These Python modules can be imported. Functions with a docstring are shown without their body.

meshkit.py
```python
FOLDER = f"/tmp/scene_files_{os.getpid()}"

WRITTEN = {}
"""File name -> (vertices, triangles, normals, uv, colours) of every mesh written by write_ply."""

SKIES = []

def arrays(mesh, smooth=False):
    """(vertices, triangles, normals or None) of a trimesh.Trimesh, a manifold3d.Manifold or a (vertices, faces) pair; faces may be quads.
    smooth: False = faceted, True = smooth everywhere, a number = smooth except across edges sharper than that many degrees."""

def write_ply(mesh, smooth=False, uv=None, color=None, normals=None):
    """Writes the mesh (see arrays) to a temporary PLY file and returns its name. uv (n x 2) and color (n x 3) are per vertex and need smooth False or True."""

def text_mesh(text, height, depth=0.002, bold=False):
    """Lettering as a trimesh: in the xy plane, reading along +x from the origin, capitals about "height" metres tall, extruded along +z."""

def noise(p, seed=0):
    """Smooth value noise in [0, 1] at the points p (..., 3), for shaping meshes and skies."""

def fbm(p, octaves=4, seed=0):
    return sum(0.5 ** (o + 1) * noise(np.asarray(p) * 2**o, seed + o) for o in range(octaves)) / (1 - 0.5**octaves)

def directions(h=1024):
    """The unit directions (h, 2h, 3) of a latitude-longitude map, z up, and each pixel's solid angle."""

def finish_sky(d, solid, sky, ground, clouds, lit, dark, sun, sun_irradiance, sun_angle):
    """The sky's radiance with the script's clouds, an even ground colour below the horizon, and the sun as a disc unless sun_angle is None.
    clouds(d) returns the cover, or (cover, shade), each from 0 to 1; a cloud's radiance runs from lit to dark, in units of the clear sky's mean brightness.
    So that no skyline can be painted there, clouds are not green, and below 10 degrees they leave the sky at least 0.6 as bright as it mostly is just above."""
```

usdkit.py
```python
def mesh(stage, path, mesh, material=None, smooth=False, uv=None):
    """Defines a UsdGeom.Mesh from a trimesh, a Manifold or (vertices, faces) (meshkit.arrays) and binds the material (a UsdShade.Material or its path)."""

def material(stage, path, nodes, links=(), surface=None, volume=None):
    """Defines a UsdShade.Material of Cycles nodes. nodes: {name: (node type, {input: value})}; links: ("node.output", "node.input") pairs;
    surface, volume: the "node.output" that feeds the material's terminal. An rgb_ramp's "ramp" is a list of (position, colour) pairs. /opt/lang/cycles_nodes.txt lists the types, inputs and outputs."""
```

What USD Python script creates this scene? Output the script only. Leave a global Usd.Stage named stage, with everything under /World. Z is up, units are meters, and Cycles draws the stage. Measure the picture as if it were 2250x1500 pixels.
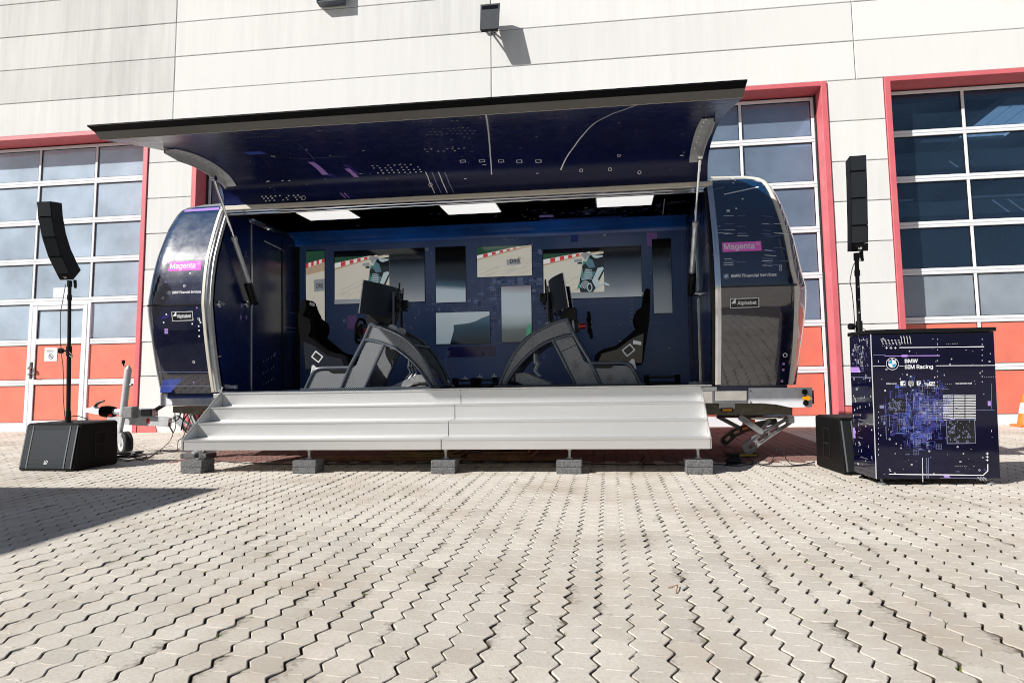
import math, random
import numpy as np
import trimesh
import usdkit, meshkit
from pxr import Usd, UsdGeom, UsdLux, UsdShade, Gf, Sdf
from shapely.geometry import Polygon, LineString, Point, box as sbox
from shapely import affinity
from shapely.ops import unary_union

EXPOSURE = 0.34
SUN_I = 1.25
SKY_I = 0.05
stage = Usd.Stage.CreateInMemory()
UsdGeom.SetStageUpAxis(stage, 'Z')
UsdGeom.SetStageMetersPerUnit(stage, 1.0)
UsdGeom.Xform.Define(stage, '/World')
UsdGeom.Scope.Define(stage, '/World/Looks')
rnd = random.Random(7)
rng = np.random.default_rng(11)
PI = math.pi

# ------------------------------------------------------------------ camera, sky, sun
FPX = 1570.0                      # focal length in pixels of the 2250 px wide photograph
CAM = np.array([0.0, 0.0, 0.842])
_yaw, _pit, _rol = np.radians([-7.62530908, 2.51292785, 0.99245555])
_F = np.array([math.sin(_yaw)*math.cos(_pit), math.cos(_yaw)*math.cos(_pit), math.sin(_pit)])
_R = np.array([math.cos(_yaw), -math.sin(_yaw), 0.0])
_D = np.cross(_F, _R)
RIGHT = _R*math.cos(_rol) + _D*math.sin(_rol)
DOWN = -_R*math.sin(_rol) + _D*math.cos(_rol)
cam = UsdGeom.Camera.Define(stage, '/World/camera')
cam.CreateHorizontalApertureAttr(36.0)
cam.CreateVerticalApertureAttr(36.0*682/1024)
cam.CreateFocalLengthAttr(36.0*FPX/2250)
cam.CreateClippingRangeAttr(Gf.Vec2f(0.05, 2000))
cam.CreateExposureAttr(EXPOSURE)
_m = np.eye(4)
_m[0, :3], _m[1, :3], _m[2, :3], _m[3, :3] = RIGHT, -DOWN, -_F, CAM
cam.AddTransformOp().Set(Gf.Matrix4d(_m.tolist()))

SUN_EL, SUN_AZ = math.radians(37.0), math.atan2(-0.788, -0.616)      # azimuth = atan2(x, y) of the direction towards the sun
SUN = np.array([math.sin(SUN_AZ)*math.cos(SUN_EL), math.cos(SUN_AZ)*math.cos(SUN_EL), math.sin(SUN_EL)])
sun = UsdLux.DistantLight.Define(stage, '/World/sun')
sun.CreateNormalizeAttr(True)
sun.CreateIntensityAttr(SUN_I)
sun.CreateAngleAttr(0.5)
sun.CreateColorAttr(Gf.Vec3f(1.0, 0.965, 0.91))
_z = SUN
_x = np.cross([0, 0, 1.0], _z); _x /= np.linalg.norm(_x)
_y = np.cross(_z, _x)
_m = np.eye(4); _m[0, :3], _m[1, :3], _m[2, :3] = _x, _y, _z
sun.AddTransformOp().Set(Gf.Matrix4d(_m.tolist()))

sky = UsdLux.DomeLight.Define(stage, '/World/sky')
sky_mat = usdkit.material(stage, '/World/Looks/sky', {
    'sky': ('sky_texture', {'sky_type': 'single_scattering', 'sun_disc': False, 'sun_elevation': SUN_EL, 'sun_rotation': SUN_AZ, 'altitude': 300.0, 'aerosol_density': 1.3}),
    'tc': ('texture_coordinate', {}),
    'map': ('mapping', {'scale': (1.0, 1.0, 2.6)}),
    'n': ('noise_texture', {'scale': 2.6, 'detail': 6.0, 'roughness': 0.58, 'distortion': 0.4}),
    'r': ('rgb_ramp', {'ramp': [(0.0, (0, 0, 0)), (0.52, (0, 0, 0)), (0.76, (0.15, 0.15, 0.15)), (1.0, (0.2, 0.2, 0.2))]}),
    'bw': ('rgb_to_bw', {}),
    'm': ('mix_color', {'b': (5.0, 5.2, 5.5), 'use_clamp': False}),
    'bg': ('background_shader', {'strength': SKY_I}),
}, [('tc.generated', 'map.vector'), ('map.vector', 'n.vector'), ('n.fac', 'r.fac'), ('r.color', 'bw.color'), ('bw.val', 'm.fac'), ('sky.color', 'm.a'), ('m.result', 'bg.color')], surface='bg.background')
UsdShade.MaterialBindingAPI.Apply(sky.GetPrim()).Bind(sky_mat)


# ------------------------------------------------------------------ photograph pixel -> point on a plane of the place
def ray(x, y):
    return RIGHT*((x-1125)/FPX) + DOWN*((y-750)/FPX) + _F
def at(x, y, Y):
    r = ray(x, y); return CAM + r*(Y/r[1])
def atX(x, y, X):
    r = ray(x, y); return CAM + r*(X/r[0])
def atZ(x, y, z=0.0):
    r = ray(x, y); return CAM + r*((z-CAM[2])/r[2])
def px(p):
    q = np.asarray(p, float) - CAM
    d = q @ _F
    return 1125 + FPX*(q @ RIGHT)/d, 750 + FPX*(q @ DOWN)/d


# ------------------------------------------------------------------ naming helpers
_used = {}
def numbered(path):
    if path not in _used:
        _used[path] = 0
        return path
    _used[path] += 1
    return '%s_%03d' % (path, _used[path])
def tag(prim, label=None, cat=None, group=None, kind=None):
    for k, v in (('label', label), ('category', cat), ('group', group), ('kind', kind)):
        if v:
            prim.SetCustomDataByKey(k, v)
    return prim
def thing(name, label, cat, loc=(0, 0, 0), rz=0.0, rx=0.0, group=None):
    p = numbered('/World/'+name)
    x = UsdGeom.Xform.Define(stage, p)
    x.AddTranslateOp().Set(Gf.Vec3d(*map(float, loc)))
    if rz: x.AddRotateZOp().Set(float(rz))
    if rx: x.AddRotateXOp().Set(float(rx))
    return tag(x.GetPrim(), label, cat, group)
def holder(name, parent):
    return UsdGeom.Xform.Define(stage, numbered(str(parent.GetPath())+'/'+name)).GetPrim()
def obj(name, mesh, m, parent=None, smooth=False, label=None, cat=None, group=None, kind=None):
    if isinstance(mesh, list):
        mesh = trimesh.util.concatenate(mesh) if len(mesh) > 1 else mesh[0]
    base = str(parent.GetPath()) if parent is not None else '/World'
    g = usdkit.mesh(stage, numbered(base+'/'+name), mesh, m, smooth)
    return tag(g.GetPrim(), label, cat, group, kind)
def copy_of(src, name, loc, rz=0.0, label=None, cat=None, group=None):
    x = UsdGeom.Xform.Define(stage, numbered('/World/'+name))
    x.GetPrim().GetReferences().AddInternalReference(src.GetPath())
    x.ClearXformOpOrder()
    for a in ('xformOp:translate', 'xformOp:rotateZ', 'xformOp:rotateX'):
        pass
    x.AddTranslateOp(opSuffix='place').Set(Gf.Vec3d(*map(float, loc)))
    x.AddRotateZOp(opSuffix='place').Set(float(rz))
    x.GetPrim().SetInstanceable(True)
    return tag(x.GetPrim(), label, cat, group)


# ------------------------------------------------------------------ shapes
def box(x0, x1, y0, y1, z0, z1):
    b = trimesh.creation.box([abs(x1-x0), abs(y1-y0), abs(z1-z0)])
    b.apply_translation([(x0+x1)/2, (y0+y1)/2, (z0+z1)/2])
    return b
def rbox(x0, x1, y0, y1, z0, z1, r=0.006):
    """A box with chamfered edges."""
    r = min(r, abs(x1-x0)/2.2, abs(y1-y0)/2.2, abs(z1-z0)/2.2)
    pts = []
    for x, sx in ((x0, 1), (x1, -1)):
        for y, sy in ((y0, 1), (y1, -1)):
            for z, sz in ((z0, 1), (z1, -1)):
                pts += [(x, y+sy*r, z+sz*r), (x+sx*r, y, z+sz*r), (x+sx*r, y+sy*r, z)]
    return trimesh.convex.convex_hull(np.array(pts))
def hull(pts):
    return trimesh.convex.convex_hull(np.array(pts, float))
def tube(pts, r, n=10, closed=False, caps=True):
    p = np.array(pts, float)
    rr = np.full(len(p), r) if np.ndim(r) == 0 else np.array(r, float)
    t = np.gradient(p, axis=0)
    if closed:
        t = np.roll(p, -1, 0) - np.roll(p, 1, 0)
    t /= np.maximum(np.linalg.norm(t, axis=1, keepdims=True), 1e-9)
    u = np.cross(t[0], [0, 0, 1.0])
    if np.linalg.norm(u) < 1e-3: u = np.cross(t[0], [1.0, 0, 0])
    rings = []
    ang = np.arange(n)*2*PI/n
    for i in range(len(p)):
        u = u - t[i]*(u @ t[i]); u /= np.linalg.norm(u)
        v = np.cross(t[i], u)
        rings.append(p[i] + rr[i]*(np.cos(ang)[:, None]*u + np.sin(ang)[:, None]*v))
    V = np.vstack(rings); F = []
    m = len(p)
    for i in range(m if closed else m-1):
        a, b = i*n, ((i+1) % m)*n
        for k in range(n):
            k2 = (k+1) % n
            F += [(a+k, a+k2, b+k2), (a+k, b+k2, b+k)]
    if caps and not closed:
        V = np.vstack([V, p[0], p[-1]]); c0, c1 = len(V)-2, len(V)-1
        for k in range(n):
            k2 = (k+1) % n
            F += [(c0, k2, k), (c1, (m-1)*n+k, (m-1)*n+k2)]
    return trimesh.Trimesh(V, F, process=False)
def cyl(a, b, r, n=20):
    return tube([a, b], r, n)
def spline(pts, k=8):
    """Catmull-Rom through the points."""
    p = np.array(pts, float)
    q = np.vstack([2*p[0]-p[1], p, 2*p[-1]-p[-2]])
    out = []
    for i in range(1, len(q)-2):
        for s in np.arange(k)/k:
            out.append(0.5*((2*q[i]) + (-q[i-1]+q[i+1])*s + (2*q[i-1]-5*q[i]+4*q[i+1]-q[i+2])*s*s + (-q[i-1]+3*q[i]-3*q[i+1]+q[i+2])*s**3))
    out.append(p[-1])
    return np.array(out)
def grid(P, flip=False):
    """A sheet from an array of points (n, m, 3)."""
    n, m = P.shape[:2]
    i = np.arange(n*m).reshape(n, m)
    a, b, c, d = i[:-1, :-1].ravel(), i[1:, :-1].ravel(), i[1:, 1:].ravel(), i[:-1, 1:].ravel()
    F = np.vstack([np.c_[a, b, c], np.c_[a, c, d]])
    if flip: F = F[:, ::-1]
    return trimesh.Trimesh(P.reshape(-1, 3), F, process=False)
def slab(poly, t, axes='xz', at_=0.0):
    """A shapely polygon extruded by t along the axis that is left out, starting at at_."""
    parts = []
    for g in getattr(poly, 'geoms', [poly]):
        if g.is_empty or g.area < 1e-9: continue
        parts.append(trimesh.creation.extrude_polygon(g, t, engine='earcut'))
    m = trimesh.util.concatenate(parts)
    v = m.vertices.copy()
    if axes == 'xz':
        m.vertices = np.c_[v[:, 0], at_ + v[:, 2], v[:, 1]]; m.invert()
    elif axes == 'yz':
        m.vertices = np.c_[at_ + v[:, 2], v[:, 0], v[:, 1]]
    else:
        m.vertices = np.c_[v[:, 0], v[:, 1], at_ + v[:, 2]]
    return m
def moved(m, d):
    m = m.copy(); m.apply_translation(d); return m
def turned(m, deg, axis, about=(0, 0, 0)):
    m = m.copy(); m.apply_transform(trimesh.transformations.rotation_matrix(math.radians(deg), axis, about)); return m


# ------------------------------------------------------------------ materials
def mat(name, color, rough=0.5, metal=0.0, ior=1.5, var=0.12, scale=12.0, bump=0.0, bscale=200.0, rvar=0.0, coat=0.0, emit=None, estr=1.0, island=0.0, stain=None, sscale=1.5, spec=None, coat_ior=None):
    c = np.array(color, float)
    N = {'geo': ('geometry', {}), 'n': ('noise_texture', {'scale': scale, 'detail': 5.0, 'roughness': 0.6}),
         'r': ('rgb_ramp', {'ramp': [(0.25, tuple(c*(1-var))), (0.75, tuple(np.minimum(c*(1+var), 1)))]}),
         'p': ('principled_bsdf', {'roughness': rough, 'metallic': metal, 'ior': ior, 'coat_weight': coat})}
    if spec is not None: N['p'][1]['specular_ior_level'] = spec
    if coat_ior: N['p'][1]['coat_ior'] = coat_ior; N['p'][1]['coat_roughness'] = 0.03
    L = [('geo.position', 'n.vector'), ('n.fac', 'r.fac')]
    col = 'r.color'
    if island:
        N['isl'] = ('map_range', {'from_min': 0.0, 'from_max': 1.0, 'to_min': 1-island, 'to_max': 1+island})
        N['oi'] = ('object_info', {}); N['ad'] = ('math', {'math_type': 'add'}); N['fr'] = ('math', {'math_type': 'fraction'})
        N['hs'] = ('hsv', {})
        L += [('geo.random_per_island', 'ad.value1'), ('oi.random', 'ad.value2'), ('ad.value', 'fr.value1'), ('fr.value', 'isl.value'), ('isl.result', 'hs.value'), (col, 'hs.color')]
        col = 'hs.color'
    if stain is not None:
        N['n3'] = ('noise_texture', {'scale': sscale, 'detail': 6.0, 'roughness': 0.65})
        N['r3'] = ('rgb_ramp', {'ramp': [(0.45, (0, 0, 0)), (0.75, (1, 1, 1))]})
        N['bw3'] = ('rgb_to_bw', {})
        N['mx'] = ('mix_color', {'b': tuple(stain)})
        L += [('geo.position', 'n3.vector'), ('n3.fac', 'r3.fac'), ('r3.color', 'bw3.color'), ('bw3.val', 'mx.fac'), (col, 'mx.a')]
        col = 'mx.result'
    L += [(col, 'p.base_color')]
    if rvar:
        N['n4'] = ('noise_texture', {'scale': 6.0, 'detail': 6.0, 'roughness': 0.65})
        N['mr'] = ('map_range', {'from_min': 0.3, 'from_max': 0.7, 'to_min': max(rough-rvar, 0.02), 'to_max': rough+rvar})
        L += [('geo.position', 'n4.vector'), ('n4.fac', 'mr.value'), ('mr.result', 'p.roughness')]
    if bump:
        N['n2'] = ('noise_texture', {'scale': bscale, 'detail': 4.0, 'roughness': 0.6})
        N['b'] = ('bump', {'strength': 1.0, 'distance': bump})
        L += [('geo.position', 'n2.vector'), ('n2.fac', 'b.height'), ('b.normal', 'p.normal')]
    if emit is not None:
        N['p'][1]['emission_color'] = tuple(emit); N['p'][1]['emission_strength'] = estr
    return usdkit.material(stage, '/World/Looks/'+name, N, L, surface='p.BSDF')
def perforated(name, color, hole, pitch, rough=0.45, metal=0.4):
    """Sheet metal with a regular grid of small holes, as fine relief."""
    return usdkit.material(stage, '/World/Looks/'+name, {
        'tc': ('texture_coordinate', {}), 'sp': ('separate_xyz', {}), 'cb': ('combine_xyz', {}), 'map': ('mapping', {'scale': (1/pitch, 1/pitch, 1/pitch), 'rotation': (0, 0, .785)}),
        'v': ('voronoi_texture', {'randomness': 0.0, 'scale': 1.0, 'dimensions': '2D'}),
        'r': ('rgb_ramp', {'ramp': [(0.0, hole), (0.30, hole), (0.40, color), (1.0, color)]}),
        'p': ('principled_bsdf', {'roughness': rough, 'metallic': metal, 'specular_ior_level': 0.25})},
        [('tc.object', 'sp.vector'), ('sp.x', 'cb.x'), ('sp.z', 'cb.y'), ('cb.vector', 'map.vector'), ('map.vector', 'v.vector'), ('v.distance', 'r.fac'), ('r.color', 'p.base_color')], surface='p.BSDF')
def pane_mat(name, dust, dust_amount, tint=(0.75, 0.82, 0.9), ior=1.55):
    """Window pane: clear and mirrored by the view angle, with a film of dust that the sun lights."""
    return usdkit.material(stage, '/World/Looks/'+name, {
        'geo': ('geometry', {}), 'n': ('noise_texture', {'scale': 1.3, 'detail': 5.0, 'roughness': 0.6}),
        'wv': ('noise_texture', {'scale': 1.1, 'detail': 1.0}), 'b': ('bump', {'strength': 1.0, 'distance': 0.02}),
        'mr': ('map_range', {'from_min': 0.3, 'from_max': 0.7, 'to_min': dust_amount*0.75, 'to_max': dust_amount*1.25}),
        't': ('transparent_bsdf', {'color': tint}), 'd': ('diffuse_bsdf', {'color': dust}), 'g': ('glossy_bsdf', {'color': (0.95, 0.97, 1.0), 'roughness': 0.02}),
        'f': ('fresnel', {'IOR': ior}), 'm1': ('mix_closure', {}), 'm2': ('mix_closure', {})},
        [('geo.position', 'n.vector'), ('n.fac', 'mr.value'), ('mr.result', 'm1.fac'), ('t.BSDF', 'm1.closure1'), ('d.BSDF', 'm1.closure2'),
         ('geo.position', 'wv.vector'), ('wv.fac', 'b.height'), ('b.normal', 'g.normal'),
         ('f.fac', 'm2.fac'), ('m1.closure', 'm2.closure1'), ('g.BSDF', 'm2.closure2')], surface='m2.closure')

# ------------------------------------------------------------------ looks
def paver_mat(name, c, dirt, stain, island):
    c = np.array(c)
    return usdkit.material(stage, '/World/Looks/'+name, {
        'geo': ('geometry', {}), 'oi': ('object_info', {}), 'ad': ('math', {'math_type': 'add'}), 'fr': ('math', {'math_type': 'fraction'}), 'isl': ('map_range', {'to_min': 1-island, 'to_max': 1+island}), 'hs': ('hsv', {}),
        'n': ('noise_texture', {'scale': 75.0, 'detail': 6.0, 'roughness': 0.7}), 'r': ('rgb_ramp', {'ramp': [(0.25, tuple(c*.78)), (0.5, tuple(c)), (0.75, tuple(np.minimum(c*1.16, 1)))]}),
        'n3': ('noise_texture', {'scale': 1.3, 'detail': 7.0, 'roughness': 0.65}), 'r3': ('rgb_ramp', {'ramp': [(0.46, (0, 0, 0)), (0.74, (.9, .9, .9))]}), 'b3': ('rgb_to_bw', {}), 'mx': ('mix_color', {'b': stain}),
        'n4': ('noise_texture', {'scale': 320.0, 'detail': 3.0}), 'r4': ('rgb_ramp', {'ramp': [(0.0, (0, 0, 0)), (0.68, (0, 0, 0)), (0.76, (1, 1, 1))]}), 'b4': ('rgb_to_bw', {}), 'mx4': ('mix_color', {'b': tuple(c*.45)}),
        'sp': ('separate_xyz', {}), 'nz': ('noise_texture', {'scale': 45.0, 'detail': 4.0}), 'mz': ('math', {'math_type': 'multiply_add', 'value2': .005, 'value3': -.0022}), 'az': ('math', {'math_type': 'add'}), 'dz': ('map_range', {'from_min': -.0012, 'from_max': -.0036, 'to_min': 0.0, 'to_max': 1.0, 'clamp': True}), 'mxd': ('mix_color', {'b': dirt}),
        'bp': ('bump', {'strength': 1.0, 'distance': .0022}), 'nb': ('noise_texture', {'scale': 210.0, 'detail': 5.0, 'roughness': .7}),
        'p': ('principled_bsdf', {'roughness': .88, 'specular_ior_level': .3})},
        [('geo.random_per_island', 'ad.value1'), ('oi.random', 'ad.value2'), ('ad.value', 'fr.value1'), ('fr.value', 'isl.value'), ('isl.result', 'hs.value'), ('geo.position', 'n.vector'), ('n.fac', 'r.fac'), ('r.color', 'hs.color'),
         ('geo.position', 'n3.vector'), ('n3.fac', 'r3.fac'), ('r3.color', 'b3.color'), ('b3.val', 'mx.fac'), ('hs.color', 'mx.a'), ('geo.position', 'n4.vector'), ('n4.fac', 'r4.fac'), ('r4.color', 'b4.color'), ('b4.val', 'mx4.fac'), ('mx.result', 'mx4.a'),
         ('geo.position', 'sp.vector'), ('geo.position', 'nz.vector'), ('nz.fac', 'mz.value1'), ('sp.z', 'az.value1'), ('mz.value', 'az.value2'), ('az.value', 'dz.value'), ('dz.result', 'mxd.fac'), ('mx4.result', 'mxd.a'), ('mxd.result', 'p.base_color'),
         ('geo.position', 'nb.vector'), ('nb.fac', 'bp.height'), ('bp.normal', 'p.normal')], surface='p.BSDF')
M_paver = paver_mat('paver_beige', (0.565, 0.525, 0.465), (.085, .068, .050), (.40, .34, .27), .09)
M_paver_red = paver_mat('paver_red', (0.25, 0.135, 0.115), (.05, .035, .028), (.20, .13, .11), .16)
M_joint = mat('joint_sand', (0.10, 0.082, 0.062), 0.95, var=0.35, scale=35, bump=0.002, bscale=300)
M_yard = mat('yard', (0.48, 0.43, 0.365), 0.9, var=0.15, scale=3)
M_wall = mat('wall_panel', (0.68, 0.68, 0.665), 0.8, var=0.05, scale=3, bump=0.0008, bscale=120)
M_dark = mat('dark_gap', (0.03, 0.03, 0.03), 0.9)
M_frame = mat('frame_red', (0.60, 0.135, 0.155), 0.45, var=0.1, scale=4, rvar=0.1)
M_rail = mat('rail_white', (0.74, 0.76, 0.79), 0.4, var=0.05, scale=5)
M_seal = mat('seal_black', (0.012, 0.012, 0.014), 0.6)
M_redpanel = mat('red_panel', (0.72, 0.185, 0.125), 0.45, var=0.10, scale=3, rvar=0.08, stain=(.60, .17, .13), sscale=2.2)
M_plinth = mat('plinth_red', (0.62, 0.16, 0.15), 0.8, var=0.2, scale=10)
M_hall = mat('hall_inside', (0.55, 0.56, 0.58), 0.8)
M_beam = mat('hall_beam', (0.30, 0.32, 0.35), 0.6)
M_black = mat('black_plastic', (0.006, 0.006, 0.007), 0.42, var=0.2, scale=40, spec=.3)
M_rough_black = mat('textured_black', (0.0035, 0.0035, 0.004), 0.5, var=0.4, scale=120, bump=0.002, bscale=350, spec=.14)
M_chrome = mat('chrome', (0.75, 0.76, 0.78), 0.12, metal=1.0, var=0.06, scale=10, rvar=0.08, bump=0.0006, bscale=9)
M_alu = mat('aluminium', (0.69, 0.688, 0.68), 0.38, metal=0.75, var=0.03, scale=1.2, rvar=0.0)
M_galv = mat('galvanised', (0.56, 0.575, 0.59), 0.45, metal=0.3, var=0.15, scale=14, rvar=0.12)
M_cast = mat('cast_grey', (0.26, 0.265, 0.27), 0.45, metal=0.4, var=0.3, scale=25)
M_oldsteel = mat('weathered_steel', (0.17, 0.155, 0.115), 0.7, metal=0.3, var=0.4, scale=18, bump=0.001, bscale=90)
M_white = mat('white_sheet', (0.72, 0.74, 0.77), 0.35)
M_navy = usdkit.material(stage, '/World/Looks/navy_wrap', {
    'geo': ('geometry', {}), 'n': ('noise_texture', {'scale': 0.75, 'detail': 2.0}), 'sp': ('separate_xyz', {}), 'mz': ('map_range', {'from_min': 1.2, 'from_max': 2.2, 'to_min': -.22, 'to_max': .22}), 'ad': ('math', {'math_type': 'add'}),  # bluer higher up: the sky's reflection is put into the wrap colour
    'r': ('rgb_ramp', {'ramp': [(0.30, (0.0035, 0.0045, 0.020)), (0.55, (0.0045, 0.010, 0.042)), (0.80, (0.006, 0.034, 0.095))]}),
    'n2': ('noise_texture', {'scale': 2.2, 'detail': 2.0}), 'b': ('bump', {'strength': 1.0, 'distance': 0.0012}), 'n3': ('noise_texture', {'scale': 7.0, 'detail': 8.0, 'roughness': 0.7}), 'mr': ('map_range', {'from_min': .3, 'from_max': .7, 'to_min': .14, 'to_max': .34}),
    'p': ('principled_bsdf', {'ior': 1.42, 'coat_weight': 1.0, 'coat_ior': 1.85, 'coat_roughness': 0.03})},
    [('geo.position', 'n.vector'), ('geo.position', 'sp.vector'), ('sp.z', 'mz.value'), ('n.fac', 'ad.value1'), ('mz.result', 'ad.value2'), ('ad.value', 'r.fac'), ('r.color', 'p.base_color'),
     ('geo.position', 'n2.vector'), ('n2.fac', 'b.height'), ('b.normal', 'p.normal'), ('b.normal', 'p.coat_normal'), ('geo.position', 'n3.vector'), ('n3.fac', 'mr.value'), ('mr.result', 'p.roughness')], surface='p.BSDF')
M_navy_in = mat('navy_inside', (0.006, 0.013, 0.070), 0.22, ior=1.6, var=0.3, scale=1.5, rvar=0.06)
M_navy_can = mat('navy_canopy', (0.004, 0.008, 0.055), 0.26, ior=1.36, var=0.3, scale=1.2, rvar=0.06, bump=0.0004, bscale=160)
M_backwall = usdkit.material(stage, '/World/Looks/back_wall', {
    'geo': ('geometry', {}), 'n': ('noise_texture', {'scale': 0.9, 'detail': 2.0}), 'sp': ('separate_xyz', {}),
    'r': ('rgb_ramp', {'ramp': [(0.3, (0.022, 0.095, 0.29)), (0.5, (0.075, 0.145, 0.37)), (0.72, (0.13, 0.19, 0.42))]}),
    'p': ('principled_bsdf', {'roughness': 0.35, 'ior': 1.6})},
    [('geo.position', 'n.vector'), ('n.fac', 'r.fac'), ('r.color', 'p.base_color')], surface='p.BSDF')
M_ceiling = usdkit.material(stage, '/World/Looks/ceiling_navy', {
    'geo': ('geometry', {}), 'n': ('noise_texture', {'scale': 1.1, 'detail': 3.0}), 'r': ('rgb_ramp', {'ramp': [(0.35, (0.010, 0.018, 0.10)), (0.55, (0.035, 0.065, 0.36)), (0.72, (0.090, 0.075, 0.50))]}),
    'p': ('principled_bsdf', {'roughness': 0.25, 'ior': 1.6})}, [('geo.position', 'n.vector'), ('n.fac', 'r.fac'), ('r.color', 'p.base_color')], surface='p.BSDF')
M_wallprint = mat('wall_print_blue', (0.30, 0.42, 0.90), 0.3, var=0.3, scale=8)
M_wallprint_dim = mat('wall_print_pale', (0.42, 0.52, 0.82), 0.3, var=0.2, scale=8)
M_cove = mat('cove_blue', (0.010, 0.105, 0.46), 0.28, ior=1.6, var=0.7, scale=1.3)
M_print_white = mat('print_white', (0.80, 0.81, 0.84), 0.12, var=0.02)
M_print_dim = mat('print_dim', (0.19, 0.21, 0.36), 0.12, var=0.05)
M_print_lilac = mat('print_lilac', (0.40, 0.24, 0.66), 0.12, var=0.05)
M_print_blue = mat('print_blue', (0.055, 0.085, 0.36), 0.12, var=0.3, scale=8)
M_print_violet = mat('print_violet', (0.035, 0.03, 0.17), 0.12, var=0.3, scale=8)
M_print_cyan = mat('print_cyan', (0.03, 0.30, 0.50), 0.12)
M_magenta = mat('print_magenta', (0.86, 0.17, 0.66), 0.12, var=0.02)
M_print_black = mat('print_black', (0.008, 0.008, 0.010), 0.35)
M_tyre = mat('tyre', (0.016, 0.016, 0.017), 0.7, var=0.3, scale=40)
M_wood = mat('wood_board', (0.30, 0.15, 0.075), 0.75, var=0.35, scale=25)
M_ply = mat('chipboard', (0.36, 0.235, 0.11), 0.8, var=0.45, scale=160)
M_granite = mat('block_granite', (0.12, 0.12, 0.123), 0.85, var=0.97, scale=95, bump=0.0015, bscale=150)
M_tubegrey = mat('rig_tube', (0.075, 0.088, 0.11), 0.3, metal=0.35, var=0.15, scale=30)
M_meshgrey = perforated('rig_mesh', (0.30, 0.31, 0.325), (0.02, 0.022, 0.025), 0.0145)
M_grille = perforated('sub_grille', (0.045, 0.052, 0.060), (0.004, 0.004, 0.005), 0.0090, metal=0.5)
M_seatcloth = mat('seat_cloth', (0.005, 0.005, 0.006), 0.95, var=0.4, scale=90, spec=.05)
M_seatshell = mat('seat_shell', (0.010, 0.012, 0.018), 0.12, coat=0.6, spec=.5)
M_red = mat('red_anodised', (0.50, 0.03, 0.03), 0.3, metal=0.6)
M_amber = mat('amber_lens', (0.85, 0.30, 0.01), 0.25)
M_yellow = mat('yellow_edge', (0.78, 0.60, 0.06), 0.5)
M_orange = mat('cone_orange', (0.82, 0.17, 0.02), 0.5)
M_cable = mat('cable_black', (0.012, 0.012, 0.013), 0.5)
M_ledpanel = mat('light_panel', (0.85, 0.85, 0.85), 0.4, var=0.02, emit=(1.0, 0.985, 0.96), estr=0.6)
M_moss = mat('moss', (0.11, 0.14, 0.03), 0.9, var=0.4, scale=60)
M_glassblack = mat('screen_glass', (0.004, 0.004, 0.005), 0.045, ior=2.6, var=0.0)
def screen_mat(name, c, e=0.16):
    c = np.array(c, float)
    return mat(name, c*0.15, 0.08, ior=1.6, var=0.12, scale=6, emit=tuple(c), estr=e)
S_track = screen_mat('screen_track', (0.74, 0.70, 0.60), 0.40)
S_sand = screen_mat('screen_sand', (0.62, 0.45, 0.30), 0.36)
S_wood = screen_mat('screen_trees', (0.03, 0.10, 0.06), 0.35)
S_red = screen_mat('screen_red', (0.75, 0.06, 0.07), 0.40)
S_white = screen_mat('screen_white', (0.88, 0.88, 0.86), 0.42)
S_grey = screen_mat('screen_grey', (0.36, 0.38, 0.40), 0.36)
S_ink = screen_mat('screen_ink', (0.010, 0.013, 0.018), 0.3)
S_teal = screen_mat('screen_teal', (0.10, 0.22, 0.27), 0.36)
S_pale = screen_mat('screen_pale', (0.55, 0.68, 0.70), 0.38)
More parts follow.
